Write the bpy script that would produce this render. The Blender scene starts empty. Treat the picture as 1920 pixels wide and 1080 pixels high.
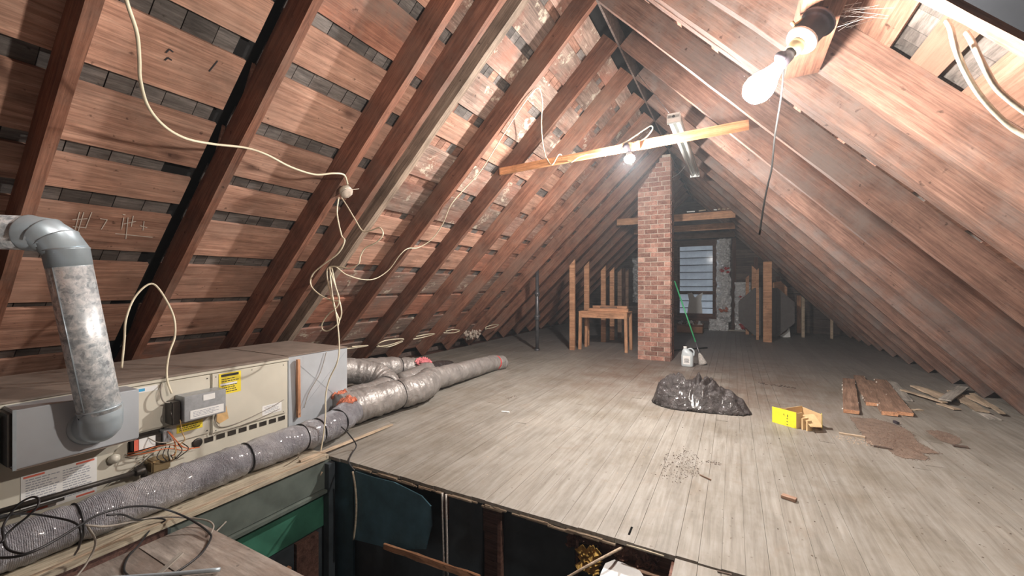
import bpy, bmesh, math, random
from mathutils import Vector, Matrix, noise
random.seed(7)
SC = bpy.context.scene
COL = SC.collection
R = random.uniform

# ---------------------------------------------------------------- camera
F = 775.0; XV = 1375.0; YV = 535.0; H = 1.2
TH = math.atan((XV-960)/F); SN, CS = math.sin(TH), math.cos(TH)
cam = bpy.data.cameras.new('camera'); camo = bpy.data.objects.new('camera', cam); COL.objects.link(camo)
camo.location = (0, 0, H); camo.rotation_euler = (math.pi/2, 0, TH)
cam.sensor_width = 36; cam.lens = F/1920*36; cam.shift_y = -5/1920; cam.clip_start = .02
SC.camera = camo
# ---------------------------------------------------------------- world, light, exposure
w = bpy.data.worlds.new('world'); SC.world = w; w.use_nodes = True
w.node_tree.nodes['Background'].inputs[0].default_value = (.86, .92, 1.0, 1)
w.node_tree.nodes['Background'].inputs[1].default_value = 2.6
SC.view_settings.view_transform = 'Standard'; SC.view_settings.look = 'None'
SC.view_settings.exposure = 0.1; SC.view_settings.gamma = 1.0; SC.view_settings.use_curve_mapping = False
BULB_NEAR = 1480.0     # radiance of the near bulb's glass
BULB_FAR = 5600.0
WINDOW_LIGHT = 2.0

# ---------------------------------------------------------------- measuring: pixel of the photograph -> point on a real plane
XR, XL, TR, TL = 1.96*H, -3.9*H, 1.069, .974
ZRIDGE = (XR-XL)/(1/TL+1/TR); XRIDGE = XL+ZRIDGE/TL
def ray(x, y):
    r = (x-960)/F; return Vector((r*CS-SN, r*SN+CS, -(y-YV)/F))
def onplane(x, y, n, d):
    v = ray(x, y); P = v*(d/Vector(n).dot(v)); P.z += H; return P
def fl(x, y, z=0.): return onplane(x, y, (0, 0, 1), z-H)
def onY(x, y, Y): return onplane(x, y, (0, 1, 0), Y)
def onX(x, y, X): return onplane(x, y, (1, 0, 0), X)
AL, AR = math.atan(TL), math.atan(TR)
def onL(x, y, off=0.): return onplane(x, y, (-TL, 0, 1), -XL*TL-H+off/math.cos(AL))
def onR(x, y, off=0.): return onplane(x, y, (TR, 0, 1), XR*TR-H+off/math.cos(AR))

# ---------------------------------------------------------------- materials
def newmat(name):
    m = bpy.data.materials.new(name); m.use_nodes = True; nt = m.node_tree
    return m, nt, nt.nodes, nt.links, nt.nodes['Principled BSDF']
def ramp(N, L, fac, stops):
    r = N.new('ShaderNodeValToRGB'); e = r.color_ramp.elements
    while len(e) < len(stops): e.new(.5)
    for i, (p, c) in enumerate(stops): e[i].position = p; e[i].color = (*c, 1)
    L.new(fac, r.inputs[0]); return r.outputs[0]
def mix(N, L, fac, a, b, mode='MIX'):
    m = N.new('ShaderNodeMix'); m.data_type = 'RGBA'; m.blend_type = mode
    for s, v in ((m.inputs['Factor'], fac), (m.inputs[6], a), (m.inputs[7], b)):
        if isinstance(v, (int, float)): s.default_value = v
        elif isinstance(v, tuple): s.default_value = (*v, 1)
        else: L.new(v, s)
    return m.outputs[2]
def noi(N, L, vec, scale, detail=4, rough=.6, dist=0.):
    n = N.new('ShaderNodeTexNoise'); n.inputs['Scale'].default_value = scale; n.inputs['Detail'].default_value = detail
    n.inputs['Roughness'].default_value = rough; n.inputs['Distortion'].default_value = dist
    if vec is not None: L.new(vec, n.inputs['Vector'])
    return n.outputs['Fac']
def bump(N, L, h, strength, dist, bsdf):
    b = N.new('ShaderNodeBump'); b.inputs['Strength'].default_value = strength; b.inputs['Distance'].default_value = dist
    L.new(h, b.inputs['Height']); L.new(b.outputs[0], bsdf.inputs['Normal'])
def wood(name, dark, mid, light, grain=(1.2, 22, 22), rough=.75, var=.28, stain=None, stain_amt=.5, b=.35, sat=None, moss=None, marks=True, knots=False):
    m, nt, N, L, B = newmat(name)
    tc = N.new('ShaderNodeTexCoord'); oi = N.new('ShaderNodeObjectInfo')
    off = N.new('ShaderNodeVectorMath'); off.operation = 'SCALE'; off.inputs['Scale'].default_value = 37.
    cmb = N.new('ShaderNodeCombineXYZ')
    for i in range(3): L.new(oi.outputs['Random'], cmb.inputs[i])
    L.new(cmb.outputs[0], off.inputs[0])
    add = N.new('ShaderNodeVectorMath'); L.new(tc.outputs['Object'], add.inputs[0]); L.new(off.outputs[0], add.inputs[1])
    mp = N.new('ShaderNodeMapping'); mp.inputs['Scale'].default_value = grain; L.new(add.outputs[0], mp.inputs[0])
    g = noi(N, L, mp.outputs[0], 1.6, 6, .68, .5)
    big = noi(N, L, add.outputs[0], 3.0, 5, .62)
    c = ramp(N, L, g, [(.28, dark), (.5, mid), (.72, light)])
    mp2 = N.new('ShaderNodeMapping'); mp2.inputs['Scale'].default_value = tuple(v*(3. if v < 4 else 4.5) for v in grain); L.new(add.outputs[0], mp2.inputs[0])
    g2 = noi(N, L, mp2.outputs[0], 1.6, 4, .7, .2)
    c = mix(N, L, 1., c, ramp(N, L, g2, [(.3, (.62,)*3), (.5, (1, 1, 1)), (.7, (1.3,)*3)]), 'MULTIPLY')
    bl = ramp(N, L, big, [(.3, (.62,)*3), (.5, (1, 1, 1)), (.7, (1.28,)*3)])
    c = mix(N, L, 1., c, bl, 'MULTIPLY')
    if stain:
        s = noi(N, L, add.outputs[0], 1.7, 6, .7)
        sr = ramp(N, L, s, [(.46, (0, 0, 0)), (.64, (stain_amt,)*3)])
        c = mix(N, L, sr, c, stain)
    if moss:
        s = noi(N, L, add.outputs[0], 5.5, 8, .75)
        sr = ramp(N, L, s, [(.56, (0, 0, 0)), (.62, (.85,)*3)])
        c = mix(N, L, sr, c, moss)
    v = ramp(N, L, oi.outputs['Random'], [(0, (1-var,)*3), (1, (1+var,)*3)])
    c = mix(N, L, 1., c, v, 'MULTIPLY')
    if knots:
        mk = N.new('ShaderNodeMapping'); mk.inputs['Scale'].default_value = (2.1, 4.2, 4.2); L.new(add.outputs[0], mk.inputs[0])
        vo = N.new('ShaderNodeTexVoronoi'); vo.inputs['Scale'].default_value = 1.0; L.new(mk.outputs[0], vo.inputs['Vector'])
        kr = ramp(N, L, vo.outputs['Distance'], [(.05, (.85,)*3), (.11, (.35,)*3), (.17, (0, 0, 0))])
        c = mix(N, L, kr, c, tuple(x*.55 for x in dark))
    if marks:
        d = noi(N, L, add.outputs[0], 26, 3, .5)
        dr = ramp(N, L, d, [(.68, (0, 0, 0)), (.76, (.75,)*3)])
        c = mix(N, L, dr, c, tuple(x*.3 for x in dark))
    L.new(c, B.inputs['Base Color']); B.inputs['Roughness'].default_value = rough
    B.inputs['Specular IOR Level'].default_value = .3
    bump(N, L, g, b, .004, B)
    return m
def plain(name, c, rough=.6, metal=0., nz=0.15, scale=12, b=.1, spec=.5, dist=.003):
    m, nt, N, L, B = newmat(name)
    tc = N.new('ShaderNodeTexCoord')
    n = noi(N, L, tc.outputs['Object'], scale, 5, .6)
    col = ramp(N, L, n, [(.3, tuple(x*(1-nz) for x in c)), (.7, tuple(min(1, x*(1+nz)) for x in c))])
    L.new(col, B.inputs['Base Color']); B.inputs['Roughness'].default_value = rough; B.inputs['Metallic'].default_value = metal
    B.inputs['Specular IOR Level'].default_value = spec
    if b: bump(N, L, n, b, dist, B)
    return m
def emis(name, c, s):
    m, nt, N, L, B = newmat(name)
    B.inputs['Base Color'].default_value = (*c, 1); B.inputs['Emission Color'].default_value = (*c, 1); B.inputs['Emission Strength'].default_value = s
    return m
M = {}
M['rafter'] = wood('rafter_wood', (.12, .052, .034), (.22, .098, .062), (.33, .16, .105), rough=.7, var=.16, stain=(.23, .155, .12), stain_amt=.55)
M['rafter_grey'] = wood('grey_rafter_wood', (.13, .095, .07), (.27, .205, .155), (.40, .32, .25), var=.1, b=.6)
M['rafter_r'] = wood('right_rafter_wood', (.115, .062, .046), (.21, .118, .088), (.30, .185, .14), rough=.75, var=.13, stain=(.20, .165, .15), stain_amt=.85)  # brown-grey wood, its colour also lowered to offset the near bulb's glare
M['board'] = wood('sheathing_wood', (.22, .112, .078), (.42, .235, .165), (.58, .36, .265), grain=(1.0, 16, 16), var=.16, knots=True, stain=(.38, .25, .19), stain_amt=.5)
M['board_r'] = wood('right_sheathing_wood', (.13, .065, .045), (.25, .135, .095), (.36, .21, .15), grain=(1.0, 16, 16), var=.2, stain=(.30, .20, .15), stain_amt=.5)  # same boards darkened in colour to offset the near bulb's overexposure
M['board_mouldy'] = wood('mouldy_sheathing_wood', (.12, .082, .064), (.25, .178, .145), (.38, .285, .23), grain=(1., 14, 14), var=.3, stain=(.30, .12, .08), stain_amt=.7, moss=(.60, .54, .43))
M['board_red'] = wood('red_sheathing_wood', (.20, .085, .055), (.35, .155, .10), (.47, .24, .16), grain=(1., 16, 16), var=.25, stain=(.20, .15, .125), stain_amt=.8)
M['shingle'] = wood('shingle_wood', (.065, .055, .05), (.13, .115, .105), (.21, .185, .17), grain=(18, 2, 18), var=.35, b=.5)
M['shingle_red'] = wood('red_shingle_wood', (.16, .08, .055), (.30, .16, .115), (.44, .26, .19), grain=(18, 2, 18), var=.4, b=.5)
M['newwood'] = wood('orange_stud_wood', (.34, .16, .085), (.52, .27, .15), (.66, .38, .23), var=.12, rough=.65)
M['tiewood'] = wood('orange_tie_wood', (.42, .19, .085), (.60, .30, .14), (.72, .40, .21), var=.06, rough=.6)
M['brownboard'] = wood('brown_board_wood', (.13, .078, .052), (.235, .145, .10), (.33, .215, .155), var=.1)
M['lath'] = wood('lath_wood', (.30, .22, .15), (.46, .36, .26), (.60, .48, .36), grain=(3, 50, 50), var=.25)
M['greywood'] = wood('grey_plank_wood', (.22, .20, .17), (.36, .33, .29), (.48, .44, .39), var=.1)
M['beamwood'] = wood('pale_beam_wood', (.30, .25, .18), (.50, .44, .33), (.66, .58, .45), grain=(1.5, 30, 30), var=.1, stain=(.30, .24, .18), stain_amt=.7)
M['platform'] = wood('dusty_platform_wood', (.17, .14, .12), (.27, .235, .205), (.36, .32, .285), grain=(1.5, 8, 8), var=.1, stain=(.23, .15, .11), stain_amt=.5)
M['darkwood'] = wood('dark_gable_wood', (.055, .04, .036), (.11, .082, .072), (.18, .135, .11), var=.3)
M['darkred'] = wood('dark_red_wood', (.06, .03, .022), (.12, .06, .045), (.18, .10, .07), var=.3)
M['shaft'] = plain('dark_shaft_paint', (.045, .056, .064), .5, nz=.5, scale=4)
M['teal'] = plain('teal_panel_paint', (.05, .125, .165), .55, nz=.35, scale=6)
M['green'] = plain('green_board_paint', (.035, .13, .085), .45, nz=.35, scale=5)
M['darkgrey'] = plain('dark_grey_paint', (.10, .12, .105), .5, nz=.3, scale=6)
M['brick'] = wood('red_brick', (.17, .075, .06), (.29, .145, .11), (.42, .24, .185), grain=(12, 12, 12), var=.34, rough=.9, stain=(.55, .40, .33), stain_amt=.35, b=.6)
M['mortar'] = plain('mortar', (.50, .42, .35), .95, nz=.2, scale=30, b=.5)
M['cream'] = plain('cream_enamel', (.60, .57, .48), .4, nz=.07, scale=5, b=.03)
M['dustytop'] = plain('dusty_brown_metal', (.25, .20, .165), .8, nz=.2, scale=6, b=.1)
M['sheet'] = plain('sheet_metal', (.50, .535, .57), .45, .35, nz=.1, scale=4, b=.05)
M['ctrl'] = plain('control_box_metal', (.42, .44, .46), .45, .5, nz=.15, scale=30, b=.1)
M['iron'] = plain('black_iron', (.045, .038, .032), .45, .3, nz=.3)
M['black'] = plain('black_rubber', (.018, .018, .02), .45, nz=.2)
M['blackhole'] = plain('soot_black', (.008, .008, .008), .95, nz=.1, spec=.03)
M['cable'] = plain('cream_cable_sheath', (.78, .71, .53), .45, nz=.08, scale=20, b=.02)
M['greycable'] = plain('grey_cable_sheath', (.30, .27, .23), .6, nz=.2)
M['armored'] = plain('metal_clad_cable', (.62, .58, .48), .4, .4, nz=.15, scale=60, b=.4)
M['white'] = plain('white_paper', (.80, .80, .78), .6, nz=.05)
M['yellow'] = plain('yellow_label', (.85, .68, .05), .5, nz=.05)
M['yellowbox'] = plain('yellow_carton', (.85, .80, .04), .5, nz=.08)
M['card'] = plain('cardboard', (.60, .42, .22), .8, nz=.1, scale=20)
M['cardbox'] = plain('brown_cardboard', (.30, .14, .07), .8, nz=.15, scale=8)
M['ink'] = plain('black_ink', (.03, .03, .035), .6, nz=.1)
M['greyink'] = plain('grey_print', (.36, .38, .42), .6, nz=.1)
M['red'] = plain('red_tape', (.60, .06, .06), .5, nz=.2)
M['redink'] = plain('red_print', (.75, .16, .10), .5, nz=.1)
M['orange'] = plain('orange_wire', (.62, .16, .05), .5, nz=.2)
M['pink'] = plain('pink_fibreglass', (.72, .22, .24), .95, nz=.35, scale=50, b=1., dist=.02)
M['orangewool'] = plain('orange_fibreglass', (.66, .22, .13), .95, nz=.4, scale=50, b=1., dist=.02)
M['yellowwool'] = plain('yellow_fibreglass', (.60, .38, .10), .95, nz=.5, scale=18, b=1., dist=.02)
M['brass'] = plain('brass', (.42, .31, .17), .4, .6, nz=.15)
M['cork'] = plain('tan_tag', (.62, .40, .18), .8, nz=.15, scale=30)
M['foil'] = plain('crumpled_foil', (.93, .94, .95), .38, .7, nz=.1, scale=14, b=1., dist=.05)
M['octa'] = plain('dark_octagon_board', (.11, .096, .092), .7, nz=.12)
M['darkpipe'] = plain('dark_pipe_metal', (.14, .14, .15), .4, .6, nz=.3)
M['greenpaint'] = plain('green_handle', (.04, .34, .13), .4, nz=.1)
M['bristle'] = plain('grey_bristles', (.42, .39, .36), .9, nz=.4, scale=80, b=1.)
M['jug'] = plain('grey_jug_plastic', (.50, .55, .57), .35, nz=.08)
M['porcelain'] = plain('porcelain', (.85, .83, .78), .25, nz=.03)
M['bakelite'] = plain('dark_box_metal', (.05, .04, .05), .5, .2, nz=.3)
M['fluo'] = plain('white_fixture_enamel', (.72, .74, .72), .4, nz=.06)
M['tube'] = plain('unlit_tube_glass', (.75, .78, .76), .2, nz=.04)
M['dirt'] = plain('sawdust_dirt', (.14, .092, .066), .95, nz=.45, scale=60, b=1.)
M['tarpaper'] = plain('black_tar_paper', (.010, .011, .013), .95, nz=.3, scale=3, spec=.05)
M['dust'] = plain('brown_dust', (.17, .12, .09), .95, nz=.35, scale=14, b=.5)
M['chip'] = plain('dark_chips', (.10, .07, .055), .9, nz=.4, scale=40)
M['plaster'] = plain('plaster_crumbs', (.75, .70, .62), .9, nz=.1)
M['web'] = plain('cobweb', (.55, .52, .50), .9, nz=.1)
M['drywall'] = plain('white_board', (.66, .67, .67), .8, nz=.1, scale=15)
M['roofcover'] = plain('black_roof_felt', (.012, .011, .011), .95, nz=.3)
M['siding'] = plain('pale_siding', (.30, .31, .32), .7, nz=.25, scale=2.5)
M['bulb'] = emis('lit_bulb', (1.0, .92, .84), BULB_NEAR)
M['bulb2'] = emis('lit_bulb_cool', (1.0, .95, .90), BULB_FAR)

def galvanised():
    m, nt, N, L, B = newmat('galvanised_spangle')
    tc = N.new('ShaderNodeTexCoord')
    v = N.new('ShaderNodeTexVoronoi'); v.inputs['Scale'].default_value = 55; L.new(tc.outputs['Object'], v.inputs['Vector'])
    n = noi(N, L, tc.outputs['Object'], 26, 5, .7, .6)
    a = ramp(N, L, n, [(.38, (.40, .49, .55)), (.50, (.60, .68, .73)), (.60, (.95, .98, 1.))])
    bw = N.new('ShaderNodeRGBToBW'); L.new(v.outputs['Color'], bw.inputs[0]); c = mix(N, L, .5, a, bw.outputs[0], 'OVERLAY')
    hs = N.new('ShaderNodeHueSaturation'); hs.inputs['Saturation'].default_value = .5; L.new(c, hs.inputs['Color'])
    L.new(hs.outputs[0], B.inputs['Base Color']); B.inputs['Metallic'].default_value = .3
    r = ramp(N, L, n, [(.3, (.5,)*3), (.7, (.25,)*3)]); L.new(r, B.inputs['Roughness'])
    bump(N, L, n, .25, .002, B); return m
M['galv'] = galvanised()
M['galv_smooth'] = plain('smooth_galvanised', (.50, .59, .65), .35, .45, nz=.12, scale=10, b=.05)
def ductmat():
    m, nt, N, L, B = newmat('grey_foil_sleeve')
    tc = N.new('ShaderNodeTexCoord')
    n0 = noi(N, L, tc.outputs['Object'], 16, 6, .75, .3)
    n2 = noi(N, L, tc.outputs['Object'], 3, 4, .6)
    wv = N.new('ShaderNodeTexWave'); wv.bands_direction = 'Y'; wv.inputs['Scale'].default_value = 50; wv.inputs['Distortion'].default_value = 2.2; wv.inputs['Detail'].default_value = 3; L.new(tc.outputs['Object'], wv.inputs['Vector'])
    ad = N.new('ShaderNodeMath'); ad.operation = 'MULTIPLY_ADD'; L.new(wv.outputs['Fac'], ad.inputs[0]); ad.inputs[1].default_value = .05; L.new(n0, ad.inputs[2]); n = ad.outputs[0]
    c = ramp(N, L, n2, [(.35, (.25, .25, .275)), (.5, (.38, .38, .415)), (.68, (.50, .49, .50))])
    c = mix(N, L, 1., c, ramp(N, L, wv.outputs['Fac'], [(.1, (.86,)*3), (.6, (1.05,)*3)]), 'MULTIPLY')
    L.new(c, B.inputs['Base Color']); B.inputs['Roughness'].default_value = .28; B.inputs['Metallic'].default_value = .3
    B.inputs['Coat Weight'].default_value = .5; B.inputs['Coat Roughness'].default_value = .1
    bump(N, L, n, 1., .035, B); return m
M['duct'] = ductmat()
M['duct_dusty'] = plain('dusty_duct_sleeve', (.30, .28, .265), .42, .3, nz=.25, scale=7, b=.8, dist=.03)
def bagmat():
    m, nt, N, L, B = newmat('black_bag_plastic')
    tc = N.new('ShaderNodeTexCoord'); n = noi(N, L, tc.outputs['Object'], 12, 6, .65, 1.2)
    B.inputs['Base Color'].default_value = (.045, .038, .037, 1); B.inputs['Roughness'].default_value = .3
    B.inputs['Coat Weight'].default_value = .35; B.inputs['Coat Roughness'].default_value = .12
    bump(N, L, n, .9, .04, B); return m
M['bag'] = bagmat()
def floormat():
    m, nt, N, L, B = newmat('worn_grey_floor_paint')
    tc = N.new('ShaderNodeTexCoord'); oi = N.new('ShaderNodeObjectInfo'); ge = N.new('ShaderNodeNewGeometry')
    P = ge.outputs['Position']
    mp = N.new('ShaderNodeMapping'); mp.inputs['Scale'].default_value = (16, 1.1, 1); L.new(P, mp.inputs[0])
    g = noi(N, L, mp.outputs[0], 2.2, 6, .65, .4)
    b = noi(N, L, P, 1.1, 7, .7)
    c = ramp(N, L, g, [(.3, (.175, .158, .134)), (.5, (.24, .222, .193)), (.7, (.30, .284, .257))])
    br = ramp(N, L, b, [(.34, (.70, .66, .60)), (.52, (1, 1, 1)), (.66, (1.14, 1.13, 1.12))])
    c = mix(N, L, 1., c, br, 'MULTIPLY')
    # trodden brown wear towards the chimney
    sx = N.new('ShaderNodeSeparateXYZ'); L.new(P, sx.inputs[0])
    def band(v, a, b_, c_, d_):
        r = N.new('ShaderNodeMapRange'); r.interpolation_type = 'SMOOTHSTEP'; L.new(v, r.inputs[0]); r.inputs[1].default_value = a; r.inputs[2].default_value = b_
        q = N.new('ShaderNodeMapRange'); q.interpolation_type = 'SMOOTHSTEP'; L.new(v, q.inputs[0]); q.inputs[1].default_value = c_; q.inputs[2].default_value = d_; q.inputs[3].default_value = 1; q.inputs[4].default_value = 0
        k = N.new('ShaderNodeMath'); k.operation = 'MULTIPLY'; L.new(r.outputs[0], k.inputs[0]); L.new(q.outputs[0], k.inputs[1]); return k.outputs[0]
    k = N.new('ShaderNodeMath'); k.operation = 'MULTIPLY'
    L.new(band(sx.outputs[1], 3.6, 5.6, 7.6, 9.0), k.inputs[0]); L.new(band(sx.outputs[0], -2.6, -1.4, .4, 1.6), k.inputs[1])
    n3 = noi(N, L, P, 3.2, 7, .75); nr = ramp(N, L, n3, [(.34, (.1,)*3), (.6, (1.,)*3)])
    k2 = N.new('ShaderNodeMath'); k2.operation = 'MULTIPLY'; L.new(k.outputs[0], k2.inputs[0]); L.new(nr, k2.inputs[1])
    k3 = N.new('ShaderNodeMath'); k3.operation = 'MULTIPLY'; k3.inputs[1].default_value = .85; L.new(k2.outputs[0], k3.inputs[0])
    c = mix(N, L, k3.outputs[0], c, (.135, .088, .066))
    n4 = noi(N, L, P, 2.3, 9, .78, 1.5); c = mix(N, L, ramp(N, L, n4, [(.54, (0, 0, 0)), (.70, (.55,)*3)]), c, (.20, .155, .115))
    # greyer far boards, their colour lifted to brighten the dim far end
    fr = N.new('ShaderNodeMapRange'); L.new(sx.outputs[1], fr.inputs[0]); fr.inputs[1].default_value = 6.; fr.inputs[2].default_value = 8.5; fr.inputs[4].default_value = .7
    c = mix(N, L, fr.outputs[0], c, (.25, .225, .22))
    d = noi(N, L, P, 34, 3, .5); dr = ramp(N, L, d, [(.68, (0, 0, 0)), (.73, (.8,)*3)])
    c = mix(N, L, dr, c, (.10, .075, .055))
    v = ramp(N, L, oi.outputs['Random'], [(0, (.93,)*3), (1, (1.05,)*3)])
    c = mix(N, L, 1., c, v, 'MULTIPLY')
    L.new(c, B.inputs['Base Color']); B.inputs['Roughness'].default_value = .55; B.inputs['Specular IOR Level'].default_value = .35
    bump(N, L, g, .2, .003, B); return m
M['floor'] = floormat()
def glassmat():
    m, nt, N, L, B = newmat('window_glass')
    B.inputs['Base Color'].default_value = (.9, .95, 1, 1); B.inputs['Roughness'].default_value = .1; B.inputs['Transmission Weight'].default_value = 1; B.inputs['IOR'].default_value = 1.1
    return m
M['glass'] = glassmat()

# ---------------------------------------------------------------- builders
def link(name, me, mat, parent=None):
    o = bpy.data.objects.new(name, me); COL.objects.link(o)
    if mat is not None and not me.materials: me.materials.append(M[mat] if isinstance(mat, str) else mat)
    if parent is not None:
        o.parent = parent
    return o
def tag(o, label=None, cat=None, group=None, kind=None):
    if label: o['label'] = label
    if cat: o['category'] = cat
    if group: o['group'] = group
    if kind: o['kind'] = kind
    return o
def thing(name, label, cat, group=None, loc=(0, 0, 0)):
    o = bpy.data.objects.new(name, None); COL.objects.link(o); o.location = loc; o.empty_display_size = .1
    return tag(o, label, cat, group)
def fix(o, parent):          # parent keeping world placement (parents are unrotated, unscaled)
    o.parent = parent
    p = Vector(parent.location); q = parent.parent
    while q: p += Vector(q.location); q = q.parent
    o.location = Vector(o.location)-p
    return o
BOXF = [(0, 1, 3, 2), (4, 6, 7, 5), (0, 4, 5, 1), (2, 3, 7, 6), (0, 2, 6, 4), (1, 5, 7, 3)]
_cache = {}
def boxmesh(L_, W_, T_, n=1, jit=0., seed=0):
    key = (round(L_, 3), round(W_, 3), round(T_, 3), n, jit, seed)
    if key in _cache: return _cache[key]
    rnd = random.Random(seed)
    vs, fs = [], []
    for i in range(n+1):
        x = -L_/2+L_*i/n
        for a, b in ((-1, -1), (1, -1), (1, 1), (-1, 1)):
            vs.append((x, a*W_/2+rnd.uniform(-jit, jit), b*T_/2+rnd.uniform(-jit, jit)))
    for i in range(n):
        for j in range(4):
            k = (j+1) % 4; fs.append((i*4+j, i*4+k, i*4+4+k, i*4+4+j))
    fs.append((0, 3, 2, 1)); fs.append((n*4, n*4+1, n*4+2, n*4+3))
    me = bpy.data.meshes.new('bar'); me.from_pydata(vs, [], fs); me.update()
    _cache[key] = me; return me
def frame(ax, up):
    x = Vector(ax).normalized(); z = Vector(up); z = (z-x*z.dot(x)).normalized(); y = z.cross(x)
    return Matrix((x, y, z)).transposed().to_4x4()
def bar(name, p, q, W_, T_, mat, parent=None, up=(0, 0, 1), n=1, jit=0., seed=0, mesh=None):
    """a straight board from p to q, W_ wide across, T_ thick along up"""
    p, q = Vector(p), Vector(q); L_ = (q-p).length
    me = mesh or boxmesh(L_, W_, T_, n, jit, seed)
    if not me.materials: me.materials.append(M[mat])
    elif me.materials[0] != M[mat]:
        me = me.copy(); me.materials.clear(); me.materials.append(M[mat])
    o = bpy.data.objects.new(name, me); COL.objects.link(o)
    o.matrix_world = Matrix.Translation((p+q)/2) @ frame(q-p, up)
    if parent is not None:
        Mw = o.matrix_world.copy(); o.parent = parent
        base = Vector(parent.location); g = parent.parent
        while g: base += Vector(g.location); g = g.parent
        o.matrix_local = Matrix.Translation(-base) @ Mw
    return o
def box(name, lo, hi, mat, parent=None, bev=0.):
    lo, hi = Vector(lo), Vector(hi); s = hi-lo; c = (lo+hi)/2
    bm = bmesh.new(); bmesh.ops.create_cube(bm, size=1); bmesh.ops.scale(bm, vec=s, verts=bm.verts)
    if bev: bmesh.ops.bevel(bm, geom=bm.edges[:], offset=bev, segments=2, affect='EDGES')
    me = bpy.data.meshes.new(name); bm.to_mesh(me); bm.free()
    o = link(name, me, mat); o.location = c
    if parent is not None: fix(o, parent)
    return o
def catmull(pts, k=6):
    P = [Vector(p) for p in pts]
    if len(P) < 3: return P
    P = [P[0]*2-P[1]]+P+[P[-1]*2-P[-2]]; out = []
    for i in range(1, len(P)-2):
        a, b, c, d = P[i-1:i+3]
        for j in range(k):
            t = j/k
            out.append(.5*((2*b)+(c-a)*t+(2*a-5*b+4*c-d)*t*t+(3*b-a-3*c+d)*t**3))
    out.append(P[-2]); return out
def tube_mesh(path, rad, seg=8, cap=True, smooth=True):
    n = len(path); vs, fs = [], []
    t0 = (path[1]-path[0]).normalized(); up = Vector((0, 0, 1)) if abs(t0.z) < .9 else Vector((1, 0, 0))
    nx = t0.cross(up).normalized()
    for i, p in enumerate(path):
        t = (path[min(i+1, n-1)]-path[max(i-1, 0)])
        t = t.normalized() if t.length > 1e-9 else t0
        nx = (nx-t*nx.dot(t)); nx = nx.normalized() if nx.length > 1e-6 else t.orthogonal().normalized()
        ny = t.cross(nx)
        for j in range(seg):
            a = 2*math.pi*j/seg; r = rad(i/(n-1), a, p) if callable(rad) else rad
            vs.append(p+(nx*math.cos(a)+ny*math.sin(a))*r)
    for i in range(n-1):
        for j in range(seg):
            k = (j+1) % seg; fs.append((i*seg+j, i*seg+k, (i+1)*seg+k, (i+1)*seg+j))
    if cap: fs.append(tuple(range(seg))[::-1]); fs.append(tuple((n-1)*seg+j for j in range(seg)))
    me = bpy.data.meshes.new('tube'); me.from_pydata([tuple(v) for v in vs], [], fs)
    if smooth: me.polygons.foreach_set('use_smooth', [True]*len(me.polygons))
    me.update(); return me
def tube(name, pts, r, mat, parent=None, seg=8, k=6, smoothpath=True, cap=True):
    path = catmull(pts, k) if smoothpath else [Vector(p) for p in pts]
    o = link(name, tube_mesh(path, r, seg, cap), mat)
    if parent is not None: fix(o, parent)
    return o
def lathe(name, prof, origin, axis, mat, parent=None, seg=24):
    """prof: list of (radius, distance along axis)"""
    fr = frame(axis, (0, 0, 1) if abs(Vector(axis).normalized().z) < .9 else (1, 0, 0))
    vs, fs = [], []
    for r, d in prof:
        for j in range(seg):
            a = 2*math.pi*j/seg
            vs.append(fr @ Vector((d, r*math.cos(a), r*math.sin(a))))
    n = len(prof)
    for i in range(n-1):
        for j in range(seg):
            k = (j+1) % seg; fs.append((i*seg+j, i*seg+k, (i+1)*seg+k, (i+1)*seg+j))
    fs.append(tuple(range(seg))[::-1]); fs.append(tuple((n-1)*seg+j for j in range(seg)))
    me = bpy.data.meshes.new(name); me.from_pydata([tuple(v) for v in vs], [], fs)
    me.polygons.foreach_set('use_smooth', [True]*len(me.polygons)); me.update()
    o = link(name, me, mat); o.location = origin
    if parent is not None: fix(o, parent)
    return o
def poly(name, pts, thick, nrm, mat, parent=None):
    """flat outline pts (3D, coplanar) given real thickness against nrm"""
    n = len(pts); c = sum((Vector(p) for p in pts), Vector())/n; d = Vector(nrm).normalized()*thick
    vs = [Vector(p)-c for p in pts]+[Vector(p)-c-d for p in pts]
    fs = [tuple(range(n)), tuple(range(2*n-1, n-1, -1))]+[(i, i+n, (i+1) % n+n, (i+1) % n) for i in range(n)]
    me = bpy.data.meshes.new(name); me.from_pydata([tuple(v) for v in vs], [], fs); me.update()
    bm = bmesh.new(); bm.from_mesh(me); bmesh.ops.recalc_face_normals(bm, faces=bm.faces[:]); bm.to_mesh(me); bm.free()
    o = link(name, me, mat); o.location = c
    if parent is not None: fix(o, parent)
    return o
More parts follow.
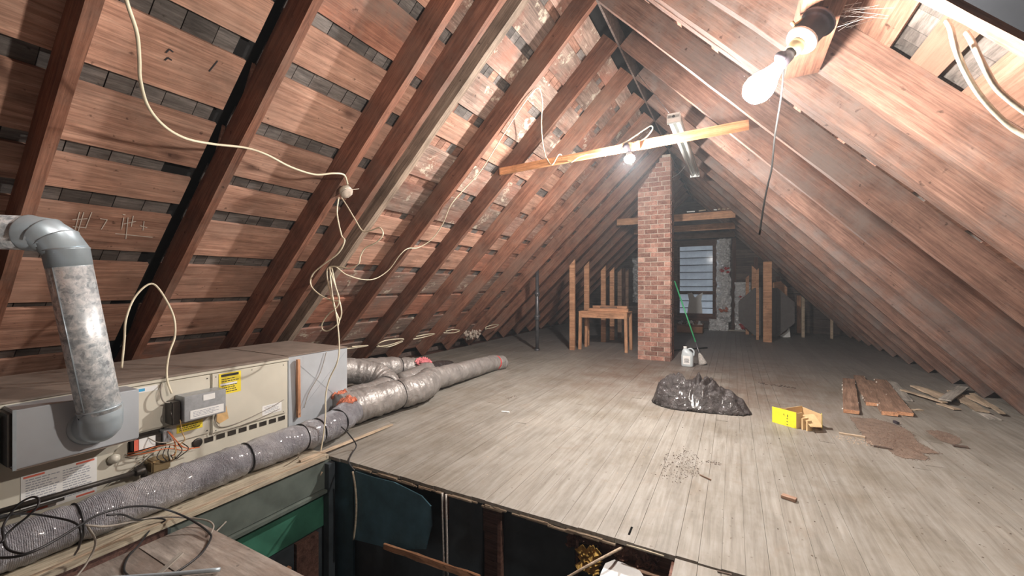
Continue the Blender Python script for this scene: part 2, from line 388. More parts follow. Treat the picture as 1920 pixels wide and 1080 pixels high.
class MB:
    """collects boxes/polys into ONE mesh (for stuff, print, crumbs)"""
    def __init__(s): s.v = []; s.f = []
    def box(s, c, ax, up, L_, W_, T_):
        fr = frame(ax, up).to_3x3(); b = len(s.v); c = Vector(c)
        for x in (-.5, .5):
            for y in (-.5, .5):
                for z in (-.5, .5): s.v.append(c+fr @ Vector((x*L_, y*W_, z*T_)))
        s.f += [tuple(b+i for i in f) for f in BOXF]
    def blob(s, c, r, sq=1.):
        b = len(s.v); c = Vector(c)
        for d in ((1, 0, 0), (-1, 0, 0), (0, 1, 0), (0, -1, 0), (0, 0, 1), (0, 0, -1)):
            s.v.append(c+Vector(d)*r*R(.6, 1.3)*(1 if d[2] == 0 else sq))
        for a, b2, c2 in ((0, 2, 4), (2, 1, 4), (1, 3, 4), (3, 0, 4), (2, 0, 5), (1, 2, 5), (3, 1, 5), (0, 3, 5)): s.f.append((b+a, b+b2, b+c2))
    def build(s, name, mat, parent=None):
        if not s.v: return None
        c = sum(s.v, Vector())/len(s.v)
        me = bpy.data.meshes.new(name); me.from_pydata([tuple(v-c) for v in s.v], [], s.f); me.update()
        bm = bmesh.new(); bm.from_mesh(me); bmesh.ops.recalc_face_normals(bm, faces=bm.faces[:]); bm.to_mesh(me); bm.free()
        o = link(name, me, mat); o.location = c
        if parent is not None: fix(o, parent)
        return o

# ================================================================= STRUCTURE
YN, YF = -1.6, 12.6
# ---------------------------------------------------------------- floor
floor = tag(bpy.data.objects.new('floor', None), kind='structure'); COL.objects.link(floor)
OX0, OX1, OY0, OY1 = -2.44, -.262, 1.10, 1.955
PW = .0905; FT = .022
x = XL+.02; col = 0
nplank = 0
while x < XR+.25:
    xc = x+PW/2
    if OX0-.12 < xc < OX1: segs = [(OY1+R(0, .006), YF)]
    elif xc <= OX0-.12: segs = [(YN, YF)]
    else: segs = [(YN, OY1-.012-.01*(col % 3 == 0)), (OY1+R(0, .008), YF)]
    for a, b in segs:
        y = a; first = True
        while y < b-.01:
            ln = R(3.2, 4.9) if not first else R(1.2, 4.6)
            if b-y-ln < .9: ln = b-y
            if y < 1.0 and xc < -2.5: pass
            zj = R(-.0012, .0012)
            bar('floor_plank', (xc, y+.0012, -FT/2+zj), (xc, y+ln-.0012, -FT/2+zj), PW-random.choice([.0006, .0009, .0013, .0018, .0028]), FT, 'floor', floor)
            y += ln; first = False; nplank += 1
    x += PW; col += 1
# sheets closing the near side of the stair opening
for (ya, yb, xb) in ((.862, 1.10, -.30), (.56, .856, -.30), (.1, .555, -.30), (-.6, .09, -.3)):
    bar('floor_panel', (-2.40, (ya+yb)/2, -.011), (xb, (ya+yb)/2, -.011), yb-ya, .022, 'platform', floor, n=6, jit=.0015, seed=int(ya*100))
box('subfloor', (OX1+.02, YN, -.20), (XR+.2, OY1+.02, -.03), 'darkred', floor)
box('subfloor', (XL-.3, OY1+.045, -.20), (XR+.2, YF, -.03), 'darkred', floor)
box('subfloor', (XL-.3, YN, -.20), (-2.53, OY1+.045, -.03), 'darkred', floor)
box('subfloor', (-2.40, YN, -.20), (OX1, OY0-.03, -.03), 'darkred', floor)
# pale beam along the opening, carrying the duct
bar('edge_beam', (-2.595, -1.5, .012), (-2.595, 1.93, .012), .235, .03, 'beamwood', floor, n=20, jit=.002)
bar('edge_strip', (-2.487, -1.0, .030), (-2.487, 1.90, .026), .012, .012, 'lath', floor, n=12, jit=.0015)
a = fl(735, 798, .0); b_ = fl(640, 840, .0)
bar('edge_strip', (-2.53, 1.75, .036), (a.x, a.y, .008), .022, .012, 'lath', floor, n=10, jit=.001)
# chipped plank ends along the opening
mb = MB()
for i in range(60):
    xx = R(-2.3, -.5); mb.box((xx, OY1-.004, -.018-R(0, .012)), (1, 0, 0), (0, 0, 1), R(.03, .14), R(.006, .016), R(.004, .01))
o = mb.build('splinters', 'lath', floor); o['kind'] = 'stuff'

# ---------------------------------------------------------------- stair opening below the floor
def wallroot(n): 
    o = bpy.data.objects.new(n, None); COL.objects.link(o); o['kind'] = 'structure'; return o
wf = wallroot('wall_front'); wl = wallroot('wall_left'); wr = wallroot('wall_right'); wn = wallroot('wall_near'); fb = wallroot('floor_lower')
SB = -2.3
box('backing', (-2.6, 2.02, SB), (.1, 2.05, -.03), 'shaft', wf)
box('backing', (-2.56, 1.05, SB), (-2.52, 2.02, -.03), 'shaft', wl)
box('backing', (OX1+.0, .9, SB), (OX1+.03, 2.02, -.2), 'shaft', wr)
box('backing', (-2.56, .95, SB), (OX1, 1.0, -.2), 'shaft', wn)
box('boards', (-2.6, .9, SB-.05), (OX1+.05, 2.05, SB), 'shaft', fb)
def wp(x0, x1, y1, Y, th, mat, name='panel', ztop=-.024, parent=wf):
    """wall panel hanging below the floor edge, from pixel columns at its top"""
    A = onY(x0, 900, Y); B_ = onY(x1, 900, Y); zb = onY((x0+x1)/2, y1, Y).z
    return box(name, (A.x, Y, zb), (B_.x, Y+th, ztop), mat, parent, bev=.002)
wp(609, 662, 1300, 1.985, .02, 'teal')
wp(664, 738, 1020, 1.975, .012, 'teal')
wp(738, 830, 1300, 2.00, .015, 'shaft')
wp(842, 905, 1300, 1.995, .02, 'shaft')
wp(908, 935, 1300, 1.99, .02, 'darkred')
wp(937, 1078, 1300, 1.995, .02, 'shaft')
wp(932, 939, 1300, 1.96, .035, 'darkred', 'stud')
wp(1079, 1084, 1300, 1.97, .03, 'darkred', 'stud')
# hanging teal sheet with the curved pale edge strip
A = onY(664, 892, 1.93); 
pts = [onY(*p, 1.93) for p in ((666, 884), (700, 895), (740, 905), (790, 930), (808, 950), (810, 985), (798, 1030), (736, 1030), (666, 1012), (668, 950))]
sh = poly('hanging_sheet', pts, .008, (0, -1, 0), 'teal'); tag(sh, 'dark teal sheet hanging under the floor edge in the stair opening', 'sheet')
tube('edge_strip', [onY(*p, 1.92) for p in ((661, 884), (665, 905), (668, 940), (667, 975), (663, 1012))], .007, 'beamwood', sh, 6)
# orange lath across the well and light studs at lower left
bar('lath_rail', onY(720, 1024, 1.90), onY(900, 1085, 1.90), .015, .035, 'newwood', wf, n=8, jit=.003)
# left wall of the well: dark boards with a pale ledge
box('board', (-2.52, 1.02, -.20), (-2.488, 1.96, -.02), 'darkgrey', wl)
box('board', (-2.52, 1.02, -.46), (-2.50, 1.96, -.235), 'green', wl)
bar('ledge', (-2.485, 1.02, -.215), (-2.485, 1.92, -.215), .05, .02, 'darkgrey', wl)
for i, yy in enumerate((1.45, 1.51, 1.58, 1.64)):
    bar('stud', (-2.49, yy, SB+.02), (-2.49, yy, -.50-.03*i), .028, .03, 'newwood', wl, up=(1, 0, 0))
box('board', (-2.52, 1.70, SB), (-2.49, 1.86, -.48), 'darkred', wl)
bar('corner_post', (-2.47, 1.93, SB+.02), (-2.47, 1.93, -.03), .05, .05, 'shaft', wf, up=(0, 1, 0))

# ---------------------------------------------------------------- roof slopes ("ceiling")
ceilL = wallroot('ceiling'); ceilR = wallroot('ceiling.001')
uL = Vector((math.cos(AL), 0, math.sin(AL))); nL = Vector((-math.sin(AL), 0, math.cos(AL)))   # nL outward
uR = Vector((-math.cos(AR), 0, math.sin(AR))); nR = Vector((math.sin(AR), 0, math.cos(AR)))
SL, SR = ZRIDGE/math.sin(AL), ZRIDGE/math.sin(AR)
RD = .19
def PL(s, y, off=0.): return Vector((XL, y, 0))+uL*s+nL*off
def PR(s, y, off=0.): return Vector((XR, y, 0))+uR*s+nR*off
left_r = [(-1.47, .05, 0), (-.77, .05, 0), (-.06, .05, 0), (.65, .05, 0), (1.403, .05, 0), (2.163, .052, 0), (2.478, .052, 0), (2.655, .065, 1), (3.362, .052, 0), (4.07, .05, 0)]
y = 4.78
while y < 12.5: left_r.append((y, .05, 0)); y += .705
for i, (y0, wd, g) in enumerate(left_r):
    bar('rafter', PL(.0, y0+wd/2, RD/2), PL(SL-.012, y0+wd/2, RD/2), wd, RD, 'rafter_grey' if g else 'rafter', ceilL, up=nL, n=28, jit=.0022, seed=i % 5)
# grey nailed-on side face of the doubled rafter
right_r = [(-1.3, .05), (-.6, .05), (.12, .05), (.83, .05), (1.54, .052), (2.25, .052), (2.64, .058), (2.70, .058), (3.38, .05), (4.12, .05)]
y = 4.83
while y < 12.5: right_r.append((y, .05)); y += .71
for i, (y0, wd) in enumerate(right_r):
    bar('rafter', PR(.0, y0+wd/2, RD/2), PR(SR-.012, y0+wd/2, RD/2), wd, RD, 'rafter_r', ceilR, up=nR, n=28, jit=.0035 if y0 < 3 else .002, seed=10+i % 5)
box('ridge_board', (XRIDGE-.009, YN, ZRIDGE-.012), (XRIDGE+.009, YF, ZRIDGE+.2), 'darkwood', ceilL)
# sheathing: real boards with open gaps, shingles above
gapsL = [(.40, .50), (.82, .92), (1.31, 1.375), (1.735, 1.845), (2.17, 2.28), (2.49, 2.58), (2.912, 3.014), (3.341, 3.450), (3.692, 3.785), (4.09, 4.18), (4.44, 4.52), (4.80, 4.88)]
gapsR = [(.35, .45), (.72, .81), (1.06, 1.16), (1.45, 1.54), (1.80, 1.90), (2.15, 2.24), (2.495, 2.60), (2.722, 2.808), (3.06, 3.15), (3.40, 3.49), (3.78, 3.88), (4.15, 4.24), (4.5, 4.6)]
def courses(gaps, smax):
    e = [0.]+[v for g in gaps for v in g]+[smax]
    return [(e[i], e[i+1]) for i in range(0, len(e), 2)]
def sheath(par, PF, nrm, rafs, gaps, smax, left):
    ys = [r[0]+r[1]/2 for r in rafs if r[1] < .06 or True]
    for ci, (s0, s1) in enumerate(courses(gaps, smax)):
        y = YN; 
        while y < YF-.01:
            # board ends fall on a rafter
            tgt = y+R(1.9, 3.6); c = min(ys, key=lambda v: abs(v-tgt))
            if c <= y+.5: c = tgt
            if c > YF-1.2: c = YF
            near = y < 3.2
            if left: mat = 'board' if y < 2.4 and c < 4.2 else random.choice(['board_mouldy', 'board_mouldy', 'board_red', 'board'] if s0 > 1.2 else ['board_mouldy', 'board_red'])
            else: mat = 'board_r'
            if left and y < 2.4 and c >= 3.2: c = 2.69
            mid = (s0+s1)/2; j0 = R(-.006, .006)
            if left and y < 1.3 and c > 1.42:      # these boards were cut short of the rafter
                e = 1.345+R(-.008, .006)
                bar('sheathing_board', PF(mid+j0, y+.002, RD+.012), PF(mid+j0, e, RD+.012), s1-s0, .022, mat, par, up=nrm, n=3, jit=.002, seed=ci % 4)
                y = 1.41
            bar('sheathing_board', PF(mid+j0, y+.002, RD+.012+R(-.002, .002)), PF(mid+j0+R(-.004, .004), c-.002, RD+.012), s1-s0, .022, mat, par, up=nrm, n=5, jit=.002, seed=ci % 4)
            y = c
        # end
def shingles(par, PF, nrm, gaps, ysplit, lo, hi, cap):
    mb = MB(); mbr = MB(); cnt = 0
    for gi, (g0, g1) in enumerate(gaps):
        y = YN
        while y < YF:
            wd = R(.07, .15)
            if par is ceilL and y < 1.34 < y+wd+.02: y = 1.41; continue
            mid = (g0+g1)/2
            red = (y > 2.7 and R(0, 1) < .6)
            c = PF(mid, y+wd/2, RD+.030+R(-.003, .003))
            if lo < y < hi and cnt < cap and gi >= 0:
                ln = (g1-g0)+.06
                bar('shingle', PF(g0-.03, y+wd/2, RD+.032+R(-.002, .002)), PF(g1+.03, y+wd/2, RD+.030), wd-R(.002, .006), .01, 'shingle_red' if red else 'shingle', par, up=nrm)
                cnt += 1
            else:
                (mbr if red else mb).box(c, uL if par is ceilL else uR, nrm, (g1-g0)+.06, wd-R(.002, .006), .01)
            y += wd
    o = mb.build('shingles', 'shingle', par); o['kind'] = 'stuff'
    o = mbr.build('shingles', 'shingle_red', par); o['kind'] = 'stuff'
sheath(ceilL, PL, nL, left_r, gapsL, SL-.05, True)
sheath(ceilR, PR, nR, right_r, gapsR, SR-.05, False)
shingles(ceilL, PL, nL, gapsL, 3, .70, 3.4, 290)
shingles(ceilR, PR, nR, gapsR, 3, 1.5, 2.4, 110)
bar('roof_felt', PL(SL/2, YN-.1, RD+.06), PL(SL/2, YF+.1, RD+.06), SL+.62, .02, 'roofcover', ceilL, up=nL)  # added outer cover on both slopes, blocks sky light above the shingles
bar('roof_felt', PR(SR/2, YN-.1, RD+.06), PR(SR/2, YF+.1, RD+.06), SR+.62, .02, 'roofcover', ceilR, up=nR)
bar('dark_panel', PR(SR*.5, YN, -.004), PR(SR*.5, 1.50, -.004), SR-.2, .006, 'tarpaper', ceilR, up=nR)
# eaves: close the dark corners behind the rafter feet
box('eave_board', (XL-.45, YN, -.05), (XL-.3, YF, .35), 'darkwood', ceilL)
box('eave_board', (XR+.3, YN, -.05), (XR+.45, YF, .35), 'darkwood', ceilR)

# gable behind the camera
wk = wallroot('wall_rear'); z = -.02
while z < 3.7:
    h_ = R(.18, .24); bar('gable_board', (XL-.3+max(0, z)/TL*.9, YN-.03, z+h_/2), (XR+.3-max(0, z)/TR*.9, YN-.03, z+h_/2), .024, h_-.004, 'darkwood', wk); z += h_
box('gable_sheet', (XL-.5, YN-.08, -.1), (XR+.5, YN-.05, 4.1), 'roofcover', wk)
# ---------------------------------------------------------------- far gable wall and window
wb = wallroot('wall_back')
GY = YF
WX0, WX1, WZ0, WZ1 = -1.40, -.44, .36, 2.36
def gx(z):    # half extents of gable at height z
    return XL-.2+max(0, z)/TL, XR+.2-max(0, z)/TR
z = -.02
gi = 0
while z < 3.5:
    hgt = R(.16, .24); z1 = min(z+hgt, 3.55)
    for side in (0, 1):
        a, b = gx(z)
        if WZ0-.1 < (z+z1)/2 < WZ1+.1:
            seg = (a, WX0-.05) if side == 0 else (WX1+.05, b)
        else:
            if side == 1: continue
            seg = (a, b)
        if seg[1] > seg[0]:
            bar('gable_board', (seg[0], GY+.012, (z+z1)/2), (seg[1], GY+.012, (z+z1)/2), .024, z1-z-.006, 'darkwood', wb, n=4, jit=.002, seed=gi % 3)
    z = z1; gi += 1
box('gable_sheet', (XL-.5, GY+.05, -.1), (WX0-.05, GY+.07, 3.9), 'roofcover', wb)
box('gable_sheet', (WX1+.05, GY+.05, -.1), (XR+.5, GY+.07, 3.9), 'roofcover', wb)
box('gable_sheet', (WX0-.06, GY+.05, WZ1+.05), (WX1+.06, GY+.07, 3.9), 'roofcover', wb)
box('gable_sheet', (WX0-.06, GY+.05, -.1), (WX1+.06, GY+.07, WZ0-.05), 'roofcover', wb)
for xx in (-3.4, -2.9, -2.4, -1.9, -.36, .02, .52, 1.0, 1.45):
    zt = min((xx-XL)*TL, (XR-xx)*TR)-.02
    bar('stud', (xx, GY-.05, 0), (xx, GY-.05, zt), .09, .045, 'darkred' if xx < 1.3 else 'newwood', wb, up=(0, 1, 0))
win = wallroot('window_1')
for (a, b) in (((WX0-.10, WZ0-.08), (WX0, WZ1+.1)), ((WX1, WZ0-.08), (WX1+.12, WZ1+.1)), ((WX0, WZ1), (WX1, WZ1+.1)), ((WX0, WZ0-.10), (WX1, WZ0))):
    box('frame', (a[0], GY-.04, a[1]), (b[0], GY+.04, b[1]), 'darkred', win)
midz = .98
box('sill', (WX0-.16, GY-.10, WZ0-.14), (WX1+.2, GY, WZ0-.08), 'darkred', win)
for (z0, z1, yy) in ((midz, WZ1, GY+.0), (WZ0, midz+.04, GY-.02)):
    sash = box('sash', (WX0+.0, yy-.02, z0), (WX0+.06, yy+.015, z1), 'darkred', win)
    box('sash', (WX1-.06, yy-.02, z0), (WX1, yy+.015, z1), 'darkred', win)
    box('sash', (WX0+.06, yy-.02, z1-.07), (WX1-.06, yy+.015, z1), 'darkred', win)
    box('sash', (WX0+.06, yy-.02, z0), (WX1-.06, yy+.015, z0+.06), 'darkred', win)
box('pane', (WX0+.05, GY-.002, midz+.05), (WX1-.05, GY+.002, WZ1-.06), 'glass', win)
box('pane', (WX0+.05, GY-.022, WZ0+.05), (WX1-.05, GY-.018, midz-.02), 'glass', win)
# lap siding of the house next door, in daylight
nh = thing('house_wall', 'pale lap siding of the neighbouring house seen through the gable window', 'building', loc=(-1.2, GY+1.6, 0))
for i in range(26):
    z = -1.2+i*.225; bar('siding_board', (-5, GY+1.6, z), (3, GY+1.6, z), .025, .20, 'siding', nh, up=(0, .10, 1))
box('sheathing', (-5, GY+1.63, -1.4), (3, GY+1.66, 4.6), 'roofcover', nh)  # black backing seen through the gaps, standing for shadow lines under the laps
c = onY(1303, 563, GY-.06)
pp = poly('paper_sheet', [(c.x-.2, GY-.05, .42), (c.x+.19, GY-.05, .42), (c.x+.16, GY-.05, .80), (c.x+.2, GY-.05, 1.0), (c.x+.07, GY-.05, .93), (c.x, GY-.05, .86), (c.x-.08, GY-.05, 1.0), (c.x-.19, GY-.05, .97), (c.x-.15, GY-.05, .78)], .006, (0, -1, 0), 'white')
tag(pp, 'torn white paper sheet standing against the lower window sash', 'paper')
# foil-faced insulation strips between the studs
def foil(x0, x1, z0, z1, Y, name, parent, seed):
    nx, nz = 14, max(8, int((z1-z0)*40)); vs, fs = [], []
    for j in range(nz+1):
        for i in range(nx+1):
            u = i/nx; v = j/nz; p = Vector((x0+(x1-x0)*u, seed*7.3, z0+(z1-z0)*v))
            d = noise.noise(p*9)*.06+abs(noise.noise(p*17))*.09+noise.noise(p*31)*.03
            e = 0 if 0 < i < nx else noise.noise(p*7+Vector((3, 1, 2)))*.03
            vs.append((p.x+e-(x0+x1)/2, -.05*math.sin(math.pi*u)+d, p.z-z0))
    for j in range(nz):
        for i in range(nx):
            a = j*(nx+1)+i; fs.append((a, a+1, a+nx+2, a+nx+1))
    me = bpy.data.meshes.new(name); me.from_pydata(vs, [], fs); me.update()
    o = link(name, me, 'foil'); o.location = ((x0+x1)/2, Y, z0)
    md = o.modifiers.new('s', 'SOLIDIFY'); md.thickness = .01
    if parent is not None: fix(o, parent)
    return o
foils = [(-.40, -.06, .22, 2.44, 'tall crumpled silver foil batt right of the window'), (.03, .40, .02, 1.28, 'shorter silver foil batt between the window batt and the dark octagon board'),
         (-.58, -.12, .0, .30, 'low heap of silver foil below the window batt'), (-1.62, -1.50, .95, 2.36, 'narrow silver foil strip on the left side of the window'), (-2.6, -2.05, .7, 2.0, 'dim silver foil batt seen left of the brick chimney')]
for i, (a, b, c_, d, lb) in enumerate(foils):
    o = foil(a, b, c_, d, GY-.22-(.15 if i == 2 else 0), 'foil_batt', None, i)
    tag(o, lb, 'insulation', 'foil insulation batts on the far wall')
    if i in (0, 1):
        for (zz, m_) in (((.55, 'orangewool'), (1.6, 'red')) if i == 0 else ((.85, 'red'), (.12, 'red'))):
            mb = MB(); 
            for k in range(7): mb.blob((R(a+.08, b-.06), GY-.30, zz+R(-.06, .06)), .05, .7)
            mb.build('printed_patch', m_, o)
# hanging foil scrap near rafter right
bar('gable_trim', (-.4, GY-.30, .015), (.62, GY-.25, .015), .09, .03, 'greywood', wb)

# ---------------------------------------------------------------- thin scattering volume added for the glow round the bulbs and far veil
hm = bpy.data.materials.new('haze'); hm.use_nodes = True; nt = hm.node_tree; nt.nodes.clear()
ou = nt.nodes.new('ShaderNodeOutputMaterial'); vs_ = nt.nodes.new('ShaderNodeVolumeScatter'); vs_.inputs['Density'].default_value = .0042; vs_.inputs['Color'].default_value = (.85, .92, 1, 1); vs_.inputs['Anisotropy'].default_value = .2
nt.links.new(vs_.outputs[0], ou.inputs['Volume'])
M['haze'] = hm
hz = box('haze', (-4.6, .3, .02), (2.3, 12.4, 3.4), 'haze'); hz['kind'] = 'stuff'; hz['label'] = 'thin dusty haze in the attic air'; hz['category'] = 'haze'
# ================================================================= CHIMNEY
ch = thing('chimney', 'red brick chimney standing in the middle of the attic floor', 'chimney', loc=(-1.115, 7.1, 0))
CX0, CX1, CY0, CY1 = -1.372, -.862, 6.88, 7.28
BH, MJ = .0645, .0105
def corbel(z): return CX0 if z < 2.72 else min(CX1-.13, CX0+(z-2.72)*.72)
mb = MB(); z = 0
ZT = 3.27
core = []
vs = []
prof = [(0, CX0), (2.72, CX0), (3.22, CX1-.14), (ZT, CX1-.14)]
g = .008
vv = [(CX1-g, 0), (CX1-g, ZT-.01)]+[(x_+g, z_ if z_ < ZT else ZT-.01) for z_, x_ in prof[::-1]]
pts = [Vector((x_, CY0+g, z_)) for x_, z_ in vv]
poly('mortar_core', pts, CY1-CY0-2*g, (0, -1, 0), 'mortar', ch)
row = 0; nb = 0; backmb = MB()
while z+BH < ZT:
    x0 = corbel(z+BH/2) if z+BH > 2.72 else CX0
    zz = z+BH/2+.004
    wdt = CX1-x0
    # front face: stretchers with alternating bond
    xs = [x0]; xb = x0+(.105 if row % 2 else .205)
    while xb < CX1-.05: xs.append(xb); xb += .205
    xs.append(CX1)
    for a, b in zip(xs[:-1], xs[1:]):
        if b-a > .03:
            bar('brick', (a+MJ/2, CY0+.045+R(-.002, .002), zz), (b-MJ/2, CY0+.045+R(-.002, .002), zz), .09, BH, 'brick', ch); nb += 1
    ysd = [CY0+.09+MJ, CY0+.09+.2 if row % 2 else CY0+.09+.1, CY1]
    for a, b in zip(ysd[:-1], ysd[1:]):
        if nb < 298: bar('brick', (CX1-.045, a+MJ/2, zz), (CX1-.045, b-MJ/2, zz), .09, BH, 'brick', ch); nb += 1
        else: backmb.box((CX1-.045, (a+b)/2, zz), (0, 1, 0), (0, 0, 1), b-a-MJ, .09, BH)
        backmb.box((x0+.045, (a+b)/2, zz), (0, 1, 0), (0, 0, 1), b-a-MJ, .09, BH)
    for a, b in zip(xs[:-1], xs[1:]):
        if b-a > .03: backmb.box(((a+b)/2, CY1-.02, zz), (1, 0, 0), (0, 0, 1), b-a-MJ, .06, BH)
    z += BH+MJ; row += 1
o = backmb.build('rear_bricks', 'brick', ch); o['kind'] = 'stuff'

# ================================================================= TIES ACROSS THE ATTIC
def tie(p, q, W_, T_, mat, label, group=None, jit=.001):
    o = bar('cross_tie', p, q, T_, W_, mat, None, n=10, jit=jit, seed=3); tag(o, label, 'beam', group); return o
p, q = onY(938, 322, 4.045), onY(1404, 234, 4.11)
d = (q-p).normalized()
pa = [p+Vector((0, 0, -.012)), onY(1182, 280, 4.045), onY(1182, 268, 4.045)]
# tie is two lengths: left one lower, right one lapped on its far side
t1 = tie(p, onY(1200, 272, 4.045), .075, .035, 'tiewood', 'orange wooden cross tie, left half, with white cable wound round it', 'orange tie pieces')
t2 = tie(onY(1195, 273, 4.085), q, .085, .03, 'tiewood', 'orange wooden cross tie, right half, reaching to the right rafters', 'orange tie pieces')
yt = [(8.62, 2.51, 'newwood', 'nearest and highest of the three level cross ties behind the chimney'), (10.28, 2.51, 'newwood', 'middle one of the three level cross ties behind the chimney'), (11.95, 2.51, 'brownboard', 'rearmost cross tie just before the window wall')]
for yy, zz, m_, lb in yt:
    tie((XL+zz/TL-.03, yy, zz), (XR-zz/TR+.03, yy, zz), .135 if yy < 9 else .14, .045, m_, lb, 'level cross ties')
# odds and ends lying along the first tie
for i, (xx, ww) in enumerate(((-.72, .14), (-.52, .12), (-.3, .05), (-.24, .04), (-.16, .05), (-.05, .1))):
    o = bar('wood_scrap', (xx-ww/2, 8.62, 2.605+.01), (xx+ww/2, 8.63, 2.612+.012*(i % 2)), .03, .02, 'white' if i in (0, 2) else 'lath', None)
    tag(o, ['pale flat scrap on top of the nearest level cross tie, leftmost', 'tan scrap second from left on the nearest level cross tie', 'small white scrap on the nearest level cross tie', 'small chip beside the white scrap on the cross tie', 'small wood chip towards the right on the cross tie', 'longer wood scrap at the right end of the cross tie'][i], 'scrap', 'scraps on the cross tie')
# blocking beam on the near right rafters carrying the near lamp
blk = bar('blocking_beam', (.268, 1.594, 2.178), (.268, 2.248, 2.178), .125, .08, 'rafter', None, n=6, jit=.002); tag(blk, 'short pinkish wooden block between the right rafters above the near bulb', 'beam')

# ================================================================= LAMPS
def bulb_prof(r, L_): 
    return [(r*.42, 0), (r*.46, L_*.1), (r*.62, L_*.28), (r*.86, L_*.45), (r, L_*.63), (r*.96, L_*.78), (r*.7, L_*.92), (r*.3, L_*.985), (.001, L_)]
l1 = thing('lamp_holder', 'dark ceiling lamp holder with glowing pear bulb hanging at top right', 'lamp', loc=(.235, 1.70, 2.10))
A1 = onY(1537, 38, 1.73); B1 = onY(1404, 186, 1.64); ax = (B1-A1).normalized(); LT = (B1-A1).length
def at1(t): return A1+ax*LT*t
lathe('outlet_box', [(.052, 0), (.056, .004), (.056, .012), (.046, .016), (.046, .075), (.044, .08)], at1(.0), ax, 'bakelite', l1)
lathe('porcelain_ring', [(.050, 0), (.052, .006), (.048, .016), (.034, .022)], at1(0)+ax*.08, ax, 'porcelain', l1)
lathe('socket', [(.026, 0), (.027, .02), (.024, .04), (.020, .044)], at1(0)+ax*.095, ax, 'brass', l1)
lathe('adapter', [(.018, 0), (.018, .02), (.021, .024), (.021, .075), (.016, .08)], at1(0)+ax*.128, ax, 'bakelite', l1)
lathe('outlet_knob', [(.017, 0), (.017, .012)], at1(0)+ax*.175+Vector((-.012, -.025, 0)), (0, -1, 0), 'bakelite', l1)
bb = lathe('bulb', bulb_prof(.048, LT-.20), at1(0)+ax*.20, ax, 'bulb', l1, 20)
tube('bracket', [at1(0)+Vector((-.04, 0, .02)), at1(0)+Vector((-.07, -.01, .0)), at1(0)+Vector((-.08, -.01, .012))], .006, 'brass', l1, 6)
l1['category'] = 'lamp'
tube('cross_bar', [at1(.0)-ax*.03+Vector((0, 0, .03)), at1(0)], .012, 'bakelite', l1, 6)
# hanging cord
cd = tube('hanging_cord', [onY(*p, 1.78) for p in ((1470, 112), (1466, 170), (1456, 235), (1452, 262), (1447, 315), (1440, 345), (1432, 385), (1424, 440))], .0034, 'blackhole', None, 6)
cd.name = 'pull_string'; tag(cd, 'thin dark cord hanging straight down beside the near bulb', 'cord')
l2 = thing('lamp_holder', 'small lit bulb in a dark socket under the orange cross tie', 'lamp', loc=tuple(onY(1190, 275, 4.03)))
A2 = onY(1172, 272, 4.0); B2 = onY(1193, 306, 3.99); ax2 = (B2-A2).normalized()
lathe('socket', [(.03, 0), (.034, .01), (.034, .03), (.024, .04), (.024, .09)], A2, ax2, 'bakelite', l2, 16)
ax3 = Vector((.12, -.12, -1)).normalized(); Q = A2+ax2*.075
lathe('reflector_body', [(.016, 0), (.024, .02), (.042, .055), (.046, .066)], Q, ax3, 'sheet', l2, 20)
lathe('bulb', [(.0455, .062), (.049, .074), (.047, .090), (.036, .106), (.018, .116), (.003, .119)], Q, ax3, 'bulb2', l2, 20)
tube('wire_guard', [A2, A2+Vector((-.03, -.02, -.03)), A2+Vector((.0, -.03, -.07))], .004, 'brass', l2, 6)
# fluorescent strip
fs_ = thing('strip_light', 'unlit white double fluorescent strip fixture hanging below the ridge', 'lamp', loc=tuple(onY(1262, 215, 4.25)))
P0 = onY(1263, 222, 4.25); P1 = onY(1303, 328, 6.66)
fa = (P1-P0).normalized(); side = fa.cross(Vector((0, 0, 1))).normalized(); upv = side.cross(fa)
bar('channel', P0+upv*.03, P1+upv*.03, .11, .045, 'fluo', fs_)
for s in (-1, 1):
    tube('lamp_tube', [P0+side*s*.034+fa*.03-upv*.016, P1+side*s*.034-fa*.03-upv*.016], .018, 'tube', fs_, 10, smoothpath=False)
for P_, s in ((P0, 1), (P1, -1)):
    bar('end_cap', P_, P_+fa*s*.035, .125, .075, 'fluo', fs_)
lathe('knockout', [(.012, 0), (.012, .004)], P0+upv*.02-fa*.002, -fa, 'ink', fs_, 12)
for t in (.12, .88):
    c = P0.lerp(P1, t)+upv*.05
    tube('hanger_wire', [c, Vector((XRIDGE+.1, c.y, ZRIDGE-.12))], .0025, 'darkpipe', fs_, 5, smoothpath=False)
tg = tube('tail_wire', [onY(1258, 334, 6.85), onY(1272, 326, 6.6), onY(1284, 312, 6.2)], .004, 'greycable', fs_, 5)

# ================================================================= FURNACE
fu = thing('gas_furnace', 'cream horizontal gas furnace cabinet along the left eave', 'furnace', loc=(-3.4, 1.3, 0))
FX = -3.0; ZT_ = .655; FY0, FY1, PY1 = .50, 1.976, 2.53
box('cabinet', (-3.82, FY0, .07), (FX, FY1, ZT_-.012), 'cream', fu, .006)
box('top_cover', (-3.85, FY0-.01, ZT_-.010), (FX+.012, FY1, ZT_+.002), 'dustytop', fu, .003)
box('top_trim', (FX+.002, FY0, ZT_-.028), (FX+.014, FY1, ZT_-.011), 'cream', fu, .002)
box('plenum', (-3.80, FY1+.003, .10), (FX-.003, PY1, ZT_-.006), 'sheet', fu, .004)
box('plenum_top', (-3.84, FY1+.002, ZT_-.005), (FX+.002, PY1+.004, ZT_+.004), 'dustytop', fu, .003)
